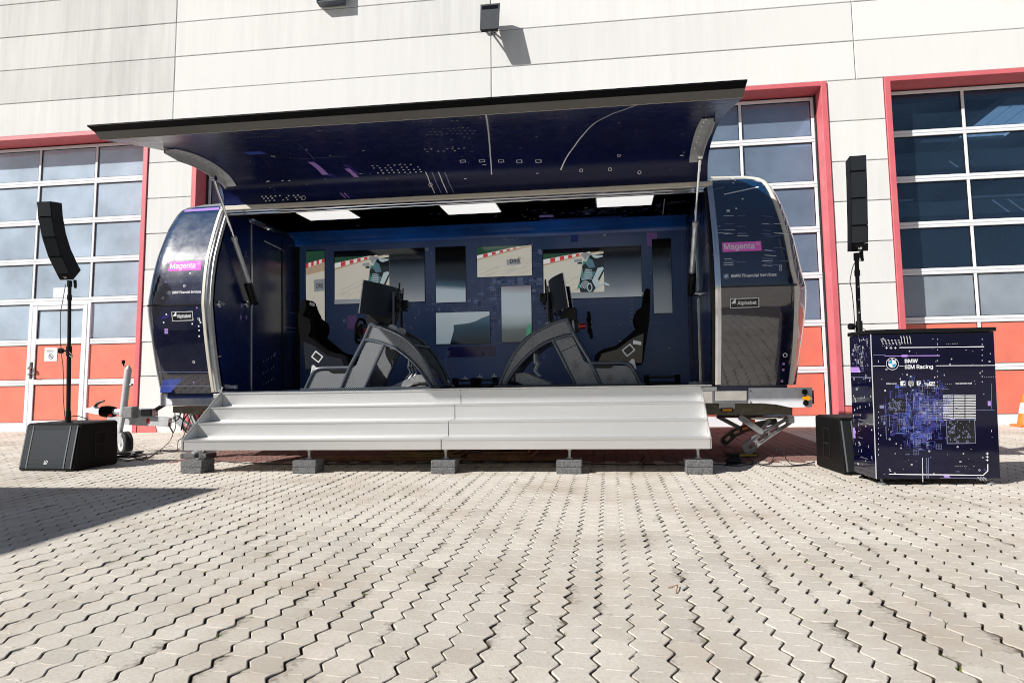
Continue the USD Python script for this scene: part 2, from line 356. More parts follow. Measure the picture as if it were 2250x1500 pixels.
S_green = screen_mat('screen_green', (0.06, 0.36, 0.22), 0.36)
S_line = screen_mat('screen_skid', (0.55, 0.49, 0.41), 0.36)

# ------------------------------------------------------------------ ground, pavers
def zig(s):
    """Zigzag of the paver flank, one tooth per 0.1125 m."""
    return np.interp(s % 1.0, [0, .21, .30, .70, .79, 1.0], [0, 1, 1, -1, -1, 0])
PITCH = 0.1125
def paver_template():
    a, b, w, L = 0.0120, 0.0050, 0.0532, 0.2234
    ph = np.array([-1, -.79, -.70, -.30, -.21, 0, .21, .30, .70, .79, 1.0])
    ys = ph*L/2
    right = np.c_[w + a*zig(ph), ys]
    left = np.c_[-w + a*zig(ph), ys][::-1]
    t = np.array([.75, .5, .25])
    def endx(u): return np.sin(u*2*PI)*b
    top = np.c_[-w + 2*w*t, L/2 + endx(t)]
    bot = np.c_[-w + 2*w*t[::-1], -L/2 + endx(t[::-1])]
    P = np.vstack([right, top, left, bot])
    n = len(P)
    ins = P*np.array([1-0.0030/w, 1-0.0022/(L/2)])
    V = np.vstack([np.c_[ins, np.zeros(n)], np.c_[P, np.full(n, -.0030)], np.c_[P, np.full(n, -.028)]])
    tp = trimesh.creation.triangulate_polygon(Polygon(ins), engine='earcut')
    # match the triangulation's vertices to ours
    d = np.argmin(((tp[0][:, None, :]-ins[None])**2).sum(-1), 1)
    F = [d[f] for f in tp[1]]
    F = [f if np.cross(ins[f[1]]-ins[f[0]], ins[f[2]]-ins[f[0]]) > 0 else f[::-1] for f in F]
    for k in range(2):
        for i in range(n):
            j = (i+1) % n
            A, B, C, D2 = k*n+i, k*n+j, (k+1)*n+j, (k+1)*n+i
            F += [(A, D2, C), (A, C, B)]
    # the cast dummy joint: a low ridge across half of the stone
    us = np.linspace(-.020, .024, 5); o = np.sin((us+.03)*2*PI/.11)*.003 - .001
    n0 = len(V)
    R_ = np.vstack([np.c_[us, o-.0045, np.full(5, .0002)], np.c_[us, o, np.full(5, .0021)], np.c_[us, o+.0045, np.full(5, .0002)]])
    V = np.vstack([V, R_])
    for k in range(2):
        for i in range(4):
            A, B = n0+k*5+i, n0+k*5+i+1
            F += [(A, B, B+5), (A, B+5, A+5)]
    return V, np.array(F, int)
PV, PF = paver_template()
RED = (-4.45, 2.35, 6.72, 10.9)
X0 = atZ(1214.7, 1494.5)[0]
pav = []
for i in range(-125, 100):
    cx = X0 + (i+0.5)*PITCH
    jx = rnd.uniform(-.0022, .0022)
    for j in range(4, 50):
        cy = j*0.225 + (i % 2)*0.1125 + 0.05
        if cy > 10.93: continue
        x, y = px((cx, cy, 0))
        if not (-1100 < x < 3400 and y < 2300): continue
        pav.append((cy, cx+jx, cy+rnd.uniform(-.001, .001), rnd.uniform(-.0010, .0008), rnd.uniform(-.012, .012), rnd.uniform(-.0022, .0022)))
pav.sort()
def paver_mesh(items):
    it = np.array(items)
    V = PV[None]*np.ones((len(it), 1, 1))
    z = V[:, :, 2] + it[:, 3, None] + V[:, :, 0]*it[:, 4, None]*3 + V[:, :, 1]*it[:, 5, None]*2
    P = np.stack([V[:, :, 0]+it[:, 1, None], V[:, :, 1]+it[:, 2, None], z], -1).reshape(-1, 3)
    F = (PF[None] + (np.arange(len(it))*len(PV))[:, None, None]).reshape(-1, 3)
    return trimesh.Trimesh(P, F, process=False)
ground = thing('ground', 'block paved yard of wavy beige interlocking pavers with a reddish bay', None)
tag(ground, kind='structure')
def annulus_sheet():
    o = sbox(-250, -250, 250, 250); i = sbox(-14.6, 0.55, 11.4, 10.95)
    return slab(o.difference(i), 0.004, 'xy', -0.008)
obj('joint_bed', box(-14.7, 11.5, 0.5, 11.0, -0.06, -0.017), M_joint, ground)
obj('yard_surface', annulus_sheet(), M_yard, ground)
isred = lambda p: RED[0] < p[1] < RED[1] and p[2] > RED[2]
front = [p for p in pav if 0 < px((p[1], p[2], 0))[0] < 2250 and px((p[1], p[2], 0))[1] < 1500][:300]
fs = set(map(id, front))
for p in front:
    obj('paver', paver_mesh([p]), M_paver, ground)
obj('paver_field', paver_mesh([p for p in pav if id(p) not in fs and not isred(p)]), M_paver, ground, kind='stuff')
obj('red_paver_field', paver_mesh([p for p in pav if isred(p)]), M_paver_red, ground, label='reddish pavers of the parking bay under the trailer', kind='stuff')
# little tufts of moss and grass in the joints
tv, tf = [], []
for k in range(95):
    if k < 70: x, y = rnd.uniform(120, 900), rnd.uniform(1075, 1300)
    else: x, y = rnd.uniform(300, 2200), rnd.uniform(1060, 1480)
    g = atZ(x, y)
    i = round((g[0]-X0)/PITCH); bx = X0+i*PITCH
    by = round(g[1]/0.1125)*0.1125+rnd.uniform(-.04, .04)
    bx += 0.0125*float(zig(np.array((by-0.05)/0.1125)))
    for q in range(rnd.randint(5, 18)):
        a = rnd.uniform(0, 2*PI); r = rnd.uniform(0, .012); h = rnd.uniform(.004, .017)
        c = np.array([bx+r*math.cos(a)*.5, by+r*math.sin(a)*1.8, -.006]); d = np.array([math.cos(a*3), math.sin(a*3), 0])
        e = np.array([-d[1], d[0], 0])
        n = len(tv)
        tv += [c-e*.0022, c+e*.0022, c+d*h*.8+np.array([0, 0, h])]
        tf.append((n, n+1, n+2))
obj('grass_tufts', (np.array(tv), np.array(tf)), M_moss, None, label='tiny green moss and grass tufts growing in the paver joints', cat='grass', kind='stuff')

# ------------------------------------------------------------------ hall
LEAN = 3.179                                   # the yard falls away from the hall, so the wall leans against the yard's normal
hall = thing('hall_building', 'white industrial hall with horizontal wall panels and red framed glazed doors', 'building', (0, 10.5, 0), 0, -LEAN)
def panel(x0, x1, z0, z1, y=0.0, g=0.005, c=0.007, t=0.12):
    x0, x1, z0, z1 = x0+g, x1-g, z0+g, z1-g
    return hull([(x, y+d, z) for d, k in ((0, c), (c, 0), (t, 0)) for x in (x0+k, x1-k) for z in (z0+k, z1-k)])
VJ = [-17.74, -12.39, -7.03, -1.70, 3.66, 9.02, 14.4]
def streaked(name, c0, c1, f):
    return usdkit.material(stage, '/World/Looks/'+name, {
        'geo': ('geometry', {}), 'map': ('mapping', {'scale': (5.0, 1.0, 0.35)}), 'n': ('noise_texture', {'scale': 1.6, 'detail': 5.0, 'roughness': 0.65}),
        'n0': ('noise_texture', {'scale': 0.25, 'detail': 1.0}), 'ml': ('math', {'math_type': 'multiply'}),
        'r': ('rgb_ramp', {'ramp': [(f, c0), (f+.3, c1)]}), 'hs': ('hsv', {}), 'oi': ('object_info', {}), 'mr': ('map_range', {'to_min': 0.965, 'to_max': 1.035}),
        'n2': ('noise_texture', {'scale': 140.0, 'detail': 3.0}), 'b': ('bump', {'strength': 1.0, 'distance': 0.0008}),
        'p': ('principled_bsdf', {'roughness': 0.9, 'specular_ior_level': 0.08})},
        [('geo.position', 'map.vector'), ('map.vector', 'n.vector'), ('geo.position', 'n0.vector'), ('n.fac', 'ml.value1'), ('n0.fac', 'ml.value2'), ('ml.value', 'r.fac'),
         ('r.color', 'hs.color'), ('oi.random', 'mr.value'), ('mr.result', 'hs.value'), ('hs.color', 'p.base_color'), ('geo.position', 'n2.vector'), ('n2.fac', 'b.height'), ('b.normal', 'p.normal')], surface='p.BSDF')
M_wall_s = streaked('wall_panel_clean', (0.70, 0.70, 0.69), (0.62, 0.62, 0.61), .20)
M_wall_w = streaked('wall_panel_weathered', (0.635, 0.635, 0.622), (0.46, 0.46, 0.448), .12)  # weathering streaks, with lens falloff also put into the colour
M_wall_v = streaked('wall_panel_greyed', (0.675, 0.675, 0.663), (0.55, 0.55, 0.54), .15)  # milder greying, weathering and lens falloff both put into the colour
obj('wall_core', [box(-17.7, 14.4, 0.125, 0.22, 5.02, 8.05)] + [box(a, b, 0.125, 0.22, -0.5, 5.02) for a, b in ((-17.7, -16.1), (-12.79, -11.95), (-7.42, -6.66), (-2.13, -1.27), (3.27, 4.02), (8.58, 9.4))], M_dark, hall)
for k in range(len(VJ)-1):
    for z in (5.015, 5.6, 6.2, 6.8, 7.4):
        obj('wall_panel', panel(VJ[k], VJ[k+1], z, {5.015: 5.6, 5.6: 6.2, 6.2: 6.8, 6.8: 7.4, 7.4: 8.05}[z], y=rnd.uniform(-.003, .003)), M_wall_w if (k < 2 and z > 5.5) else (M_wall_v if (k < 2 or (k == 2 and z > 5.9) or (k == 4 and z > 6.5)) else M_wall_s), hall)
PIERS = [(-12.79, -11.94), (-7.436, -6.648), (-2.145, -1.245), (3.252, 4.035), (8.555, 9.4)]
for a, b in PIERS:
    zs = [0.30, 0.86, 1.44, 2.02, 2.62, 3.21, 3.80, 4.40, 5.015]
    if -8 < a < -7: zs[0:2] = [-.3, 0.89]
    for z0, z1 in zip(zs[:-1], zs[1:]):
        obj('wall_panel', panel(a, b, z0, z1, y=rnd.uniform(-.003, .003)), M_wall_s, hall)
    obj('plinth', rbox(a+.004, b-.004, -.012, .1, -0.5, zs[0]-.004) if zs[0] > 0 else hull([(x, y, z) for y in (-.012, .05) for x, z in ((a+.004, -.3), (a+.30, -.3), (a+.34, .02), (a+.31, .10), (a+.004, .115))]), M_plinth, hall)

P_left = pane_mat('pane_hazy', (0.52, 0.63, 0.76), 0.70, ior=2.0)
P_mid = pane_mat('pane_dusty', (0.38, 0.50, 0.68), 0.34, (0.6, .7, .85), ior=1.8)
P_right = pane_mat('pane_clear', (0.16, 0.30, 0.50), 0.05, (0.50, 0.68, 0.86), ior=1.5)
P_frost = pane_mat('pane_frosted', (0.42, 0.48, 0.55), 0.55, ior=1.6)
ROWZ = [0.09, 0.83, 1.51, 2.213, 2.90, 3.582, 4.272, 4.90]
def door_bay(x0, x1, label, panes, frost=None, service=None):
    """x0, x1: the inside of the red frame. The sectional door stands 0.3 m behind the wall's face."""
    bay = holder('sectional_door', hall)
    tag(bay, label)
    obj('door_frame', rbox(x0-.08, x0, -.022, .33, -.3, 5.012, .004), M_frame, bay)
    obj('door_frame', rbox(x1, x1+.08, -.022, .33, -.3, 5.012, .004), M_frame, bay)
    obj('door_frame', rbox(x0+.0005, x1-.0005, -.021, .33, 4.945, 5.011, .004), M_frame, bay)
    obj('door_seal', box(x0, x0+.022, .27, .3, -.1, 4.94), M_seal, bay); obj('door_seal', box(x1-.022, x1, .27, .3, -.1, 4.94), M_seal, bay)
    xs0, xs1 = x0+.024, x1-.024
    cols = np.linspace(xs0, xs1, 5)
    y0, y1 = .30, .36
    for r, z in enumerate(ROWZ):
        h0, h1 = (.046, .046) if 0 < r < 7 else ((.075, .075) if r == 0 else (.03, .02))
        if service is not None and 0 < r < 3:
            spans = [(xs0, cols[service]-.0), (cols[service+1], xs1)]
        else:
            spans = [(xs0, xs1)]
        for a, b in spans:
            if b-a > .05:
                obj('rail', [rbox(a, b, y0, y1, z-h0, z-.004, .004), rbox(a, b, y0, y1, z, z+h1, .004)] if 0 < r < 7 else rbox(a, b, y0, y1, z-h0, z+h1, .004), M_rail, bay)
    obj('bottom_seal', box(xs0, xs1, y0+.01, y1, -.03, .014), M_seal, bay)
    for r in range(7):
        za, zb = ROWZ[r]+(.075 if r == 0 else .046), ROWZ[r+1]-.046
        if r == 6: zb = ROWZ[7]-.03
        for c in range(5):
            if service is not None and r < 3 and c in (service, service+1): continue
            w = .05 if c in (0, 4) else .0
            a, b = (xs0, xs0+.045) if c == 0 else ((xs1-.045, xs1) if c == 4 else (cols[c]-.021, cols[c]+.021))
            obj('mullion', rbox(a, b, y0+.004, y1-.004, za-.0005, zb+.0005, .004), M_rail, bay)
        for c in range(4):
            if service is not None and r < 3 and c == service: continue
            a, b = cols[c]+(.046 if c == 0 else .022), cols[c+1]-(.046 if c == 3 else .022)
            obj('gasket', [box(a, a+.008, y0+.012, y1-.012, za, zb), box(b-.008, b, y0+.012, y1-.012, za, zb), box(a+.008, b-.008, y0+.012, y1-.012, zb-.008, zb), box(a+.008, b-.008, y0+.012, y1-.012, za, za+.008)], M_seal, bay)
            if r < 2:
                obj('red_panel', rbox(a+.008, b-.008, y0+.016, y1-.02, za+.008, zb-.008, .003), M_redpanel, bay)
            else:
                pm = frost if (frost is not None and r == 2) else panes
                obj('pane', box(a+.008, b-.008, y0+.028, y0+.033, za+.008, zb-.008), pm, bay)
    if service is not None:
        a, b = cols[service]-.035, cols[service+1]+.035
        s0, s1 = a+.07, b-.06
        obj('service_door_frame', [rbox(a, s0-.006, y0-.01, y1, .0, 2.165, .004), rbox(s1+.008, b, y0-.01, y1, .0, 2.165, .004), rbox(s0-.004, s1+.006, y0-.01, y1, 2.135, 2.165, .004)], M_rail, bay)
        obj('service_door_gap', [box(s0-.008, s0+.001, y0+.008, y1-.005, .05, 2.13), box(s1-.001, s1+.009, y0+.008, y1-.005, .05, 2.13)], M_seal, bay)
        st = .085
        obj('service_door_leaf', [rbox(s0, s0+st, y0-.012, y1, .06, 2.128, .004), rbox(s1-st, s1, y0-.012, y1, .06, 2.128, .004)]
            + [rbox(s0+st, s1-st, y0-.011, y1, za, zb, .004) for za, zb in ((.06, .20), (.80, .885), (1.475, 1.57), (2.06, 2.127))], M_rail, bay)
        for za, zb in ((.20, .80), (.885, 1.475)):
            obj('gasket', [box(s0+st, s1-st, y0+.004, y0+.012, za, za+.008), box(s0+st, s1-st, y0+.004, y0+.012, zb-.008, zb), box(s0+st, s0+st+.008, y0+.004, y0+.012, za, zb), box(s1-st-.008, s1-st, y0+.004, y0+.012, za, zb)], M_seal, bay)
            obj('red_panel', rbox(s0+st+.004, s1-st-.004, y0+.012, y1-.02, za+.004, zb-.004, .003), M_redpanel, bay)
        obj('pane', box(s0+st, s1-st, y0+.02, y0+.025, 1.57, 2.06), panes, bay)
        obj('gasket', [box(s0+st, s1-st, y0+.004, y0+.018, 2.05, 2.06), box(s0+st, s0+st+.01, y0+.004, y0+.018, 1.57, 2.05), box(s1-st-.01, s1-st, y0+.004, y0+.018, 1.57, 2.05)], M_seal, bay)
        hx = s0+.03
        obj('door_handle', [rbox(hx-.022, hx+.022, y0-.022, y0-.012, .90, 1.18, .004), tube([(hx, y0-.02, .97), (hx, y0-.075, .97), (hx+.03, y0-.082, .97), (hx+.12, y0-.08, .965)], .011)], M_seal, bay)
        obj('door_knob', trimesh.creation.icosphere(2, .034).apply_translation([hx, y0-.06, 1.085]), M_galv, bay)
        sx = s0+st+.16
        sg = obj('no_smoking_notice', box(sx, sx+.235, y0+.006, y0+.0115, 1.19, 1.42), M_white, bay)
        cx, cz = sx+.125, 1.27
        ring = Point(cx, cz).buffer(.045).difference(Point(cx, cz).buffer(.036))
        bar = affinity.rotate(sbox(cx-.04, cz-.0045, cx+.04, cz+.0045), -45, (cx, cz))
        cig = sbox(cx-.026, cz-.006, cx+.022, cz+.004)
        obj('notice_print', [slab(ring.union(bar), .001, 'xz', y0+.0045), slab(cig, .0008, 'xz', y0+.0051)] + [box(sx+.04, sx+.04+rnd.uniform(.10, .16), y0+.005, y0+.006, z, z+.005) for z in (1.385, 1.362, 1.345)], M_print_black, bay)
        obj('window_paper', box(cols[service]+.37, cols[service]+.64, y0+.02, y0+.024, 2.26, 2.44), M_white, bay)
    return bay
door_bay(-16.1, -12.87, 'glazed sectional door far left outside the picture', P_left)
door_bay(-11.855, -7.518, 'left sectional door with hazy panes and a service door', P_left, service=2)
door_bay(-6.565, -2.228, 'sectional door behind the left end of the trailer', P_mid)
door_bay(-1.165, 3.165, 'sectional door behind the right end of the trailer', P_mid)
door_bay(4.118, 8.47, 'right sectional door with dark clear panes', P_right, frost=P_frost)
# what the panes show of the hall: floor, walls, beams, roof with rows of skylights
IN = [box(-17.5, 14.3, .5, 15, -.5, -.02)]
obj('hall_floor', IN, M_hall, hall)
obj('hall_wall', [box(-17.6, 14.4, 15, 15.2, -.5, 8), box(-17.7, -17.5, .4, 15, -.5, 8), box(14.3, 14.5, .4, 15, -.5, 8)], M_hall, hall)
ys = [.3, 2.6, 4.8, 7.0, 9.2, 15]
obj('hall_roof', [box(-17.6, 14.4, ys[0], ys[1], 7.3, 7.45), box(-17.6, 14.4, ys[2], ys[3], 7.3, 7.45), box(-17.6, 14.4, ys[4], ys[5], 7.3, 7.45)] + [box(x, x+2.4, a, b, 7.3, 7.45) for a, b in ((2.6, 4.8), (7.0, 9.2)) for x in np.arange(-17.6, 13, 4.0)], M_hall, hall)
M_sky = usdkit.material(stage, '/World/Looks/skylight_sheet', {'t': ('translucent_bsdf', {'color': (.85, .88, .9)}), 'd': ('diffuse_bsdf', {'color': (.7, .72, .74)}), 'm': ('mix_closure', {'fac': .35})}, [('t.BSDF', 'm.closure1'), ('d.BSDF', 'm.closure2')], surface='m.closure')
for a, b in ((2.6, 4.8), (7.0, 9.2)):
    for x in np.arange(-17.6+2.4, 13, 4.0):
        obj('skylight', [box(x+k*.4, x+k*.4+.36, a, b, 7.32, 7.33) for k in range(4)], M_sky, hall, kind='stuff')
for x in np.arange(-16, 14, 2.7):
    obj('roof_beam', rbox(x, x+.22, .6, 14.9, 6.75, 7.29, .01), M_beam, hall)
for y in (2.2, 6.2, 10.4):
    obj('crane_rail', rbox(-17.3, 14.2, y, y+.25, 5.6, 6.0, .01), M_beam, hall)
obj('strip_lamp', [box(x, x+1.5, y, y+.06, 5.45, 5.5) for x in (-14, -10, -6, -2, 3, 6.2, 9) for y in (4.0, 8.2)], M_white, hall)

# floodlight on the wall, above the canopy
def flood(name, px0, label):
    w = (px0[0], px0[1])
    return w
fl = thing('wall_floodlight', 'dark grey floodlight on a bracket high on the white wall', 'floodlight', (-1.70, 10.5+.345, 6.20), 0, -LEAN)
hx = .035
def lt(m):
    m = m.copy(); m.apply_scale([1.12, .80, 1.12]); return moved(m, (hx, 0, .035))
M_lampglass = mat('lamp_glass', (.004, .005, .006), .08, ior=1.5, var=0)
fb = lambda x, a, b: [(sx*x*k, y, z) for sx in (-1, 1) for k, y, z in ((1.0, -.33+a, .215+b), (.94, -.47+a, -.20+b))]
obj('lamp_body', lt(hull(fb(.130, .004, 0)+[(sx*.10, y, z) for sx in (-1, 1) for y, z in ((-.20, .18), (-.24, .05), (-.33, -.15))]+[(sx*.11, -.42, -.215) for sx in (-1, 1)])), M_black, fl)
obj('lamp_rim', lt(hull(fb(.136, .0, .006)+fb(.136, .018, .0))), mat('lamp_rim', (.05, .055, .06), .4), fl)
obj('lamp_glass', lt(hull([(sx*.112, y, z) for sx in (-1, 1) for y, z in ((-.341, .195), (-.335, .195), (-.435, -.115), (-.429, -.115))])), M_lampglass, fl)
obj('bracket', [tube([(hx-.09, -.33, -.17), (hx-.03, -.20, -.17), (0, -.02, -.03)], .015), tube([(hx+.09, -.33, -.17), (hx+.09, -.20, -.13), (0.03, -.02, -.02)], .015), rbox(-.06, .07, -.02, .0, -.07, .05)], M_cast, fl)
v = thing('wall_vent', 'dark two pane wall box cut by the top edge of the view', 'wall vent', (-4.29, 10.5+.37, 6.84), 0, -LEAN)
obj('housing', [rbox(-.22, -.20, -.16, 0, -.02, .55), rbox(.20, .22, -.16, 0, -.02, .55), rbox(-.2, .2, -.16, 0, -.02, 0), rbox(-.2, .2, -.16, 0, .53, .55), box(-.2, .2, -.02, 0, 0, .53)], mat('vent_grey', (.08, .10, .12), .5), v)
obj('bar', rbox(-.006, .006, -.15, -.02, 0, .53, .002), M_white, v)
obj('pane', box(-.2, .2, -.13, -.125, .0, .53), M_glassblack, v)

# ------------------------------------------------------------------ surfaces that carry print
def on_plane(o, du, dv, dn):
    o, du, dv, dn = (np.array(a, float) for a in (o, du, dv, dn))
    return lambda u, v, w: o + np.outer(u, du) + np.outer(v, dv) + np.outer(w, dn)
class Print:
    """Flat print on a surface S(u, v, w): thin films 1-2 mm proud, gathered per ink."""
    def __init__(self, S, w=0.0014):
        self.S, self.w, self.m = S, w, {}
    def add(self, ink, poly, lift=0.0, seg=None):
        for g in getattr(poly, 'geoms', [poly]):
            if g.is_empty or g.area < 1e-8: continue
            v, f = trimesh.creation.triangulate_polygon(g, engine='earcut')
            t = trimesh.Trimesh(np.c_[v, np.zeros(len(v))], f, process=False)
            if seg: t = t.subdivide_to_size(seg)
            V = np.array(t.vertices)
            self.m.setdefault(ink, []).append(trimesh.Trimesh(self.S(V[:, 0], V[:, 1], np.full(len(V), self.w+lift)), np.array(t.faces), process=False))
    def rect(self, ink, u0, u1, v0, v1, lift=0.0, seg=None): self.add(ink, sbox(u0, v0, u1, v1), lift, seg)
    def line(self, ink, pts, wd, lift=0.0, seg=None): self.add(ink, LineString(pts).buffer(wd/2, cap_style=2, join_style=2), lift, seg)
    def ring(self, ink, u, v, r, wd): self.add(ink, Point(u, v).buffer(r, 5).difference(Point(u, v).buffer(r-wd, 5)))
    def text(self, ink, s, u, v, h, bold=True, lift=0.0004, sx=1.0):
        t = meshkit.text_mesh(s, h, 0.0003, bold)
        V = np.array(t.vertices)
        top = V[:, 2] > 0.00015
        self.m.setdefault(ink, []).append(trimesh.Trimesh(self.S(u+V[:, 0]*sx, v+V[:, 1], self.w+lift+V[:, 2]), np.array(t.faces), process=False))
        return V[:, 0].max()*sx
    def plus(self, ink, u, v, r):
        self.add(ink, sbox(u-r, v-r*.22, u+r, v+r*.22).union(sbox(u-r*.22, v-r, u+r*.22, v+r)))
    def build(self, parent, name='printed_graphic'):
        for ink, ms in self.m.items():
            obj(name, ms, ink, parent, kind='stuff')
def roundel(P, u, v, r, full=True):
    """The round emblem: white rim, dark ring, quartered blue and white disc."""
    P.add(M_print_white, Point(u, v).buffer(r, 16).difference(Point(u, v).buffer(r*.93, 16)))
    inner = Point(u, v).buffer(r*.60, 16)
    P.add(M_print_white, Point(u, v).buffer(r*.64, 16).difference(inner))
    for sx in (-1, 1):
        for sy in (-1, 1):
            q = inner.intersection(sbox(u if sx > 0 else u-r, v if sy > 0 else v-r, u+r if sx > 0 else u, v+r if sy > 0 else v))
            P.add(M_print_white if sx*sy > 0 else M_print_cyan, q)
    if full:
        for ch, a in (('B', 132), ('M', 90), ('W', 48)):
            t = meshkit.text_mesh(ch, r*.22, .0003, True)
            V = np.array(t.vertices); V[:, :2] -= V[:, :2].mean(0)
            c, s = math.cos(math.radians(a-90)), math.sin(math.radians(a-90))
            x = V[:, 0]*c - V[:, 1]*s + u + r*.785*math.cos(math.radians(a)); y = V[:, 0]*s + V[:, 1]*c + v + r*.785*math.sin(math.radians(a))
            P.m.setdefault(M_print_white, []).append(trimesh.Trimesh(P.S(x, y, P.w+V[:, 2]), np.array(t.faces), process=False))
def circuit(P, u0, u1, v0, v1, n, seed, inks, dens=None):
    """A cloud of circuit-board strokes: short right-angled lines, bars, rows of dots."""
    r = random.Random(seed)
    for k in range(n):
        u = r.gauss((u0+u1)/2, (u1-u0)/4.2); v = r.gauss((v0+v1)/2, (v1-v0)/4.2)
        if not (u0 < u < u1 and v0 < v < v1): continue
        ink = r.choice(inks); s = min(u1-u0, v1-v0)
        c = r.random(); lift = r.random()*.0006
        if c < .40:
            L = r.uniform(.02, .16)*s; P.rect(ink, u, min(u+L, u1), v, v+.0034, lift)
        elif c < .72:
            L = r.uniform(.03, .20)*s; P.rect(ink, u, u+.0034, v, min(v+L, v1), lift)
        elif c < .84:
            a, b = r.uniform(.015, .09)*s, r.uniform(.012, .06)*s; P.rect(ink, u, min(u+a, u1), v, min(v+b, v1), lift)
        elif c < .93:
            for q in range(r.randint(3, 6)):
                P.rect(ink, u, u+r.uniform(.03, .07)*s, v+q*.012, v+q*.012+.004, lift)
        else:
            for q in range(4):
                for w in range(4): P.rect(ink, u+q*.011, u+q*.011+.005, v+w*.011, v+w*.011+.005, lift)
def specks(P, u0, u1, v0, v1, n, seed, ink=None, big=1.0):
    r = random.Random(seed)
    for k in range(n):
        u, v = r.uniform(u0, u1), r.uniform(v0, v1); c = r.random()
        i = ink or M_print_white
        if c < .55: s = r.uniform(.003, .007)*big; P.rect(i, u, u+s*r.choice((1, 1, 2.4)), v, v+s)
        elif c < .68: P.ring(i, u, v, .011*big, .004*big)
        elif c < .8: P.plus(i, u, v, .010*big)
        elif c < .9:
            for q in range(r.randint(4, 9)): P.rect(i, u+q*.022*big, u+q*.022*big+.006*big, v, v+.005*big)
        else: P.rect(i, u, u+.006*big, v, v+r.uniform(.015, .03)*big)

# ------------------------------------------------------------------ exhibition trailer
XL, XR = -3.93, 0.965            # the opening
XM, YM = -1.465, 7.75            # middle of the body
FZ = [.69, 1.0, 1.34, 1.57, 1.60, 1.8, 2.03, 2.28, 2.5, 2.60, 2.66, 2.705]
FY = [6.80, 6.715, 6.645, 6.612, 6.612, 6.635, 6.685, 6.785, 6.89, 6.95, 7.02, 7.10]
from scipy.interpolate import PchipInterpolator
_yl, _yu = PchipInterpolator(FZ[:4], FY[:4]), PchipInterpolator(FZ[4:], FY[4:])
Yf = lambda z: np.where(np.asarray(z, float) < 1.585, _yl(np.clip(z, .60, 1.585)), _yu(np.clip(z, 1.585, 2.72)))
EZ = [.69, .87, 1.11, 1.32, 1.545, 1.60, 1.72, 1.87, 2.03, 2.19, 2.385, 2.50, 2.56, 2.61, 2.65, 2.685, 2.705]
EXR = [1.658, 1.673, 1.686, 1.692, 1.694, 1.690, 1.668, 1.653, 1.638, 1.617, 1.586, 1.560, 1.540, 1.515, 1.470, 1.36, 1.05]
EXL = [-4.571, -4.575, -4.579, -4.582, -4.588, -4.585, -4.572, -4.562, -4.550, -4.536, -4.518, -4.49, -4.472, -4.450, -4.41, -4.27, -4.0]
Xr = lambda z: np.interp(z, EZ, EXR)
Xl = lambda z: np.interp(z, EZ, EXL)
ZF = .69
trailer = thing('exhibition_trailer', 'dark navy exhibition trailer with raised side hatch and open showroom', 'trailer')
zz = np.unique(np.r_[np.linspace(.69, 2.705, 44), FZ, EZ])
def skin(side):
    s = np.linspace(0, 1, 14)
    P = np.zeros((len(s), len(zz), 3))
    for i, t in enumerate(s):
        a, b = (XR+.055, Xr(zz)) if side > 0 else (XL-.055, Xl(zz))
        x = a + (b-a)*t
        y = Yf(zz) + .030*np.clip((t-.8)/.2, 0, 1)**2
        P[i] = np.c_[x, y, zz]
    return grid(P, flip=(side < 0))
obj('front_skin', skin(1), M_navy, trailer, smooth=25, label='navy right front skin with printed tag and lettering')
obj('front_skin', skin(-1), M_navy, trailer, smooth=25, label='navy left front skin with printed tag and lettering')
def endcap(side):
    t = np.linspace(0, 1, 26)
    P = np.zeros((len(t), len(zz), 3))
    bulge = .255*np.interp(zz, [.69, 1.0, 1.4, 1.62, 2.1, 2.4, 2.56, 2.705], [.55, .75, 1.02, 1.06, .88, .75, .66, .2])
    for i, q in enumerate(t):
        e = np.sin(PI*min(max(q, 0), 1))**.62
        x = Xr(zz)+e*bulge if side > 0 else Xl(zz)-e*bulge
        y = Yf(zz)+.03 + (2*YM-2*Yf(zz)-.06)*q
        P[i] = np.c_[x, y, zz]
    return grid(P, flip=(side < 0))
obj('end_cap', endcap(1), M_navy, trailer, smooth=40)
obj('end_cap', endcap(-1), M_navy, trailer, smooth=40)
ry = np.linspace(7.08, 2*YM-7.08, 15)
rz = 2.70 + .09*np.sin(np.linspace(0, PI, 15))**.8
obj('roof', [box(-3.97, 1.03, 7.02, 2*YM-7.02, 2.62, 2.66), grid(np.stack([np.c_[np.full(15, x), ry, rz] for x in np.linspace(-3.99, 1.05, 6)]))], M_navy, trailer, smooth=30)
back = np.zeros((4, len(zz), 3))
for i, t in enumerate(np.linspace(0, 1, 4)):
    back[i] = np.c_[Xl(zz)+(Xr(zz)-Xl(zz))*t, 2*YM-Yf(zz), zz]
obj('rear_skin', grid(back, True), M_navy, trailer, smooth=25)
obj('floor_pan', box(-4.5, 1.62, 6.83, 8.65, .64, .688), M_navy_in, trailer)
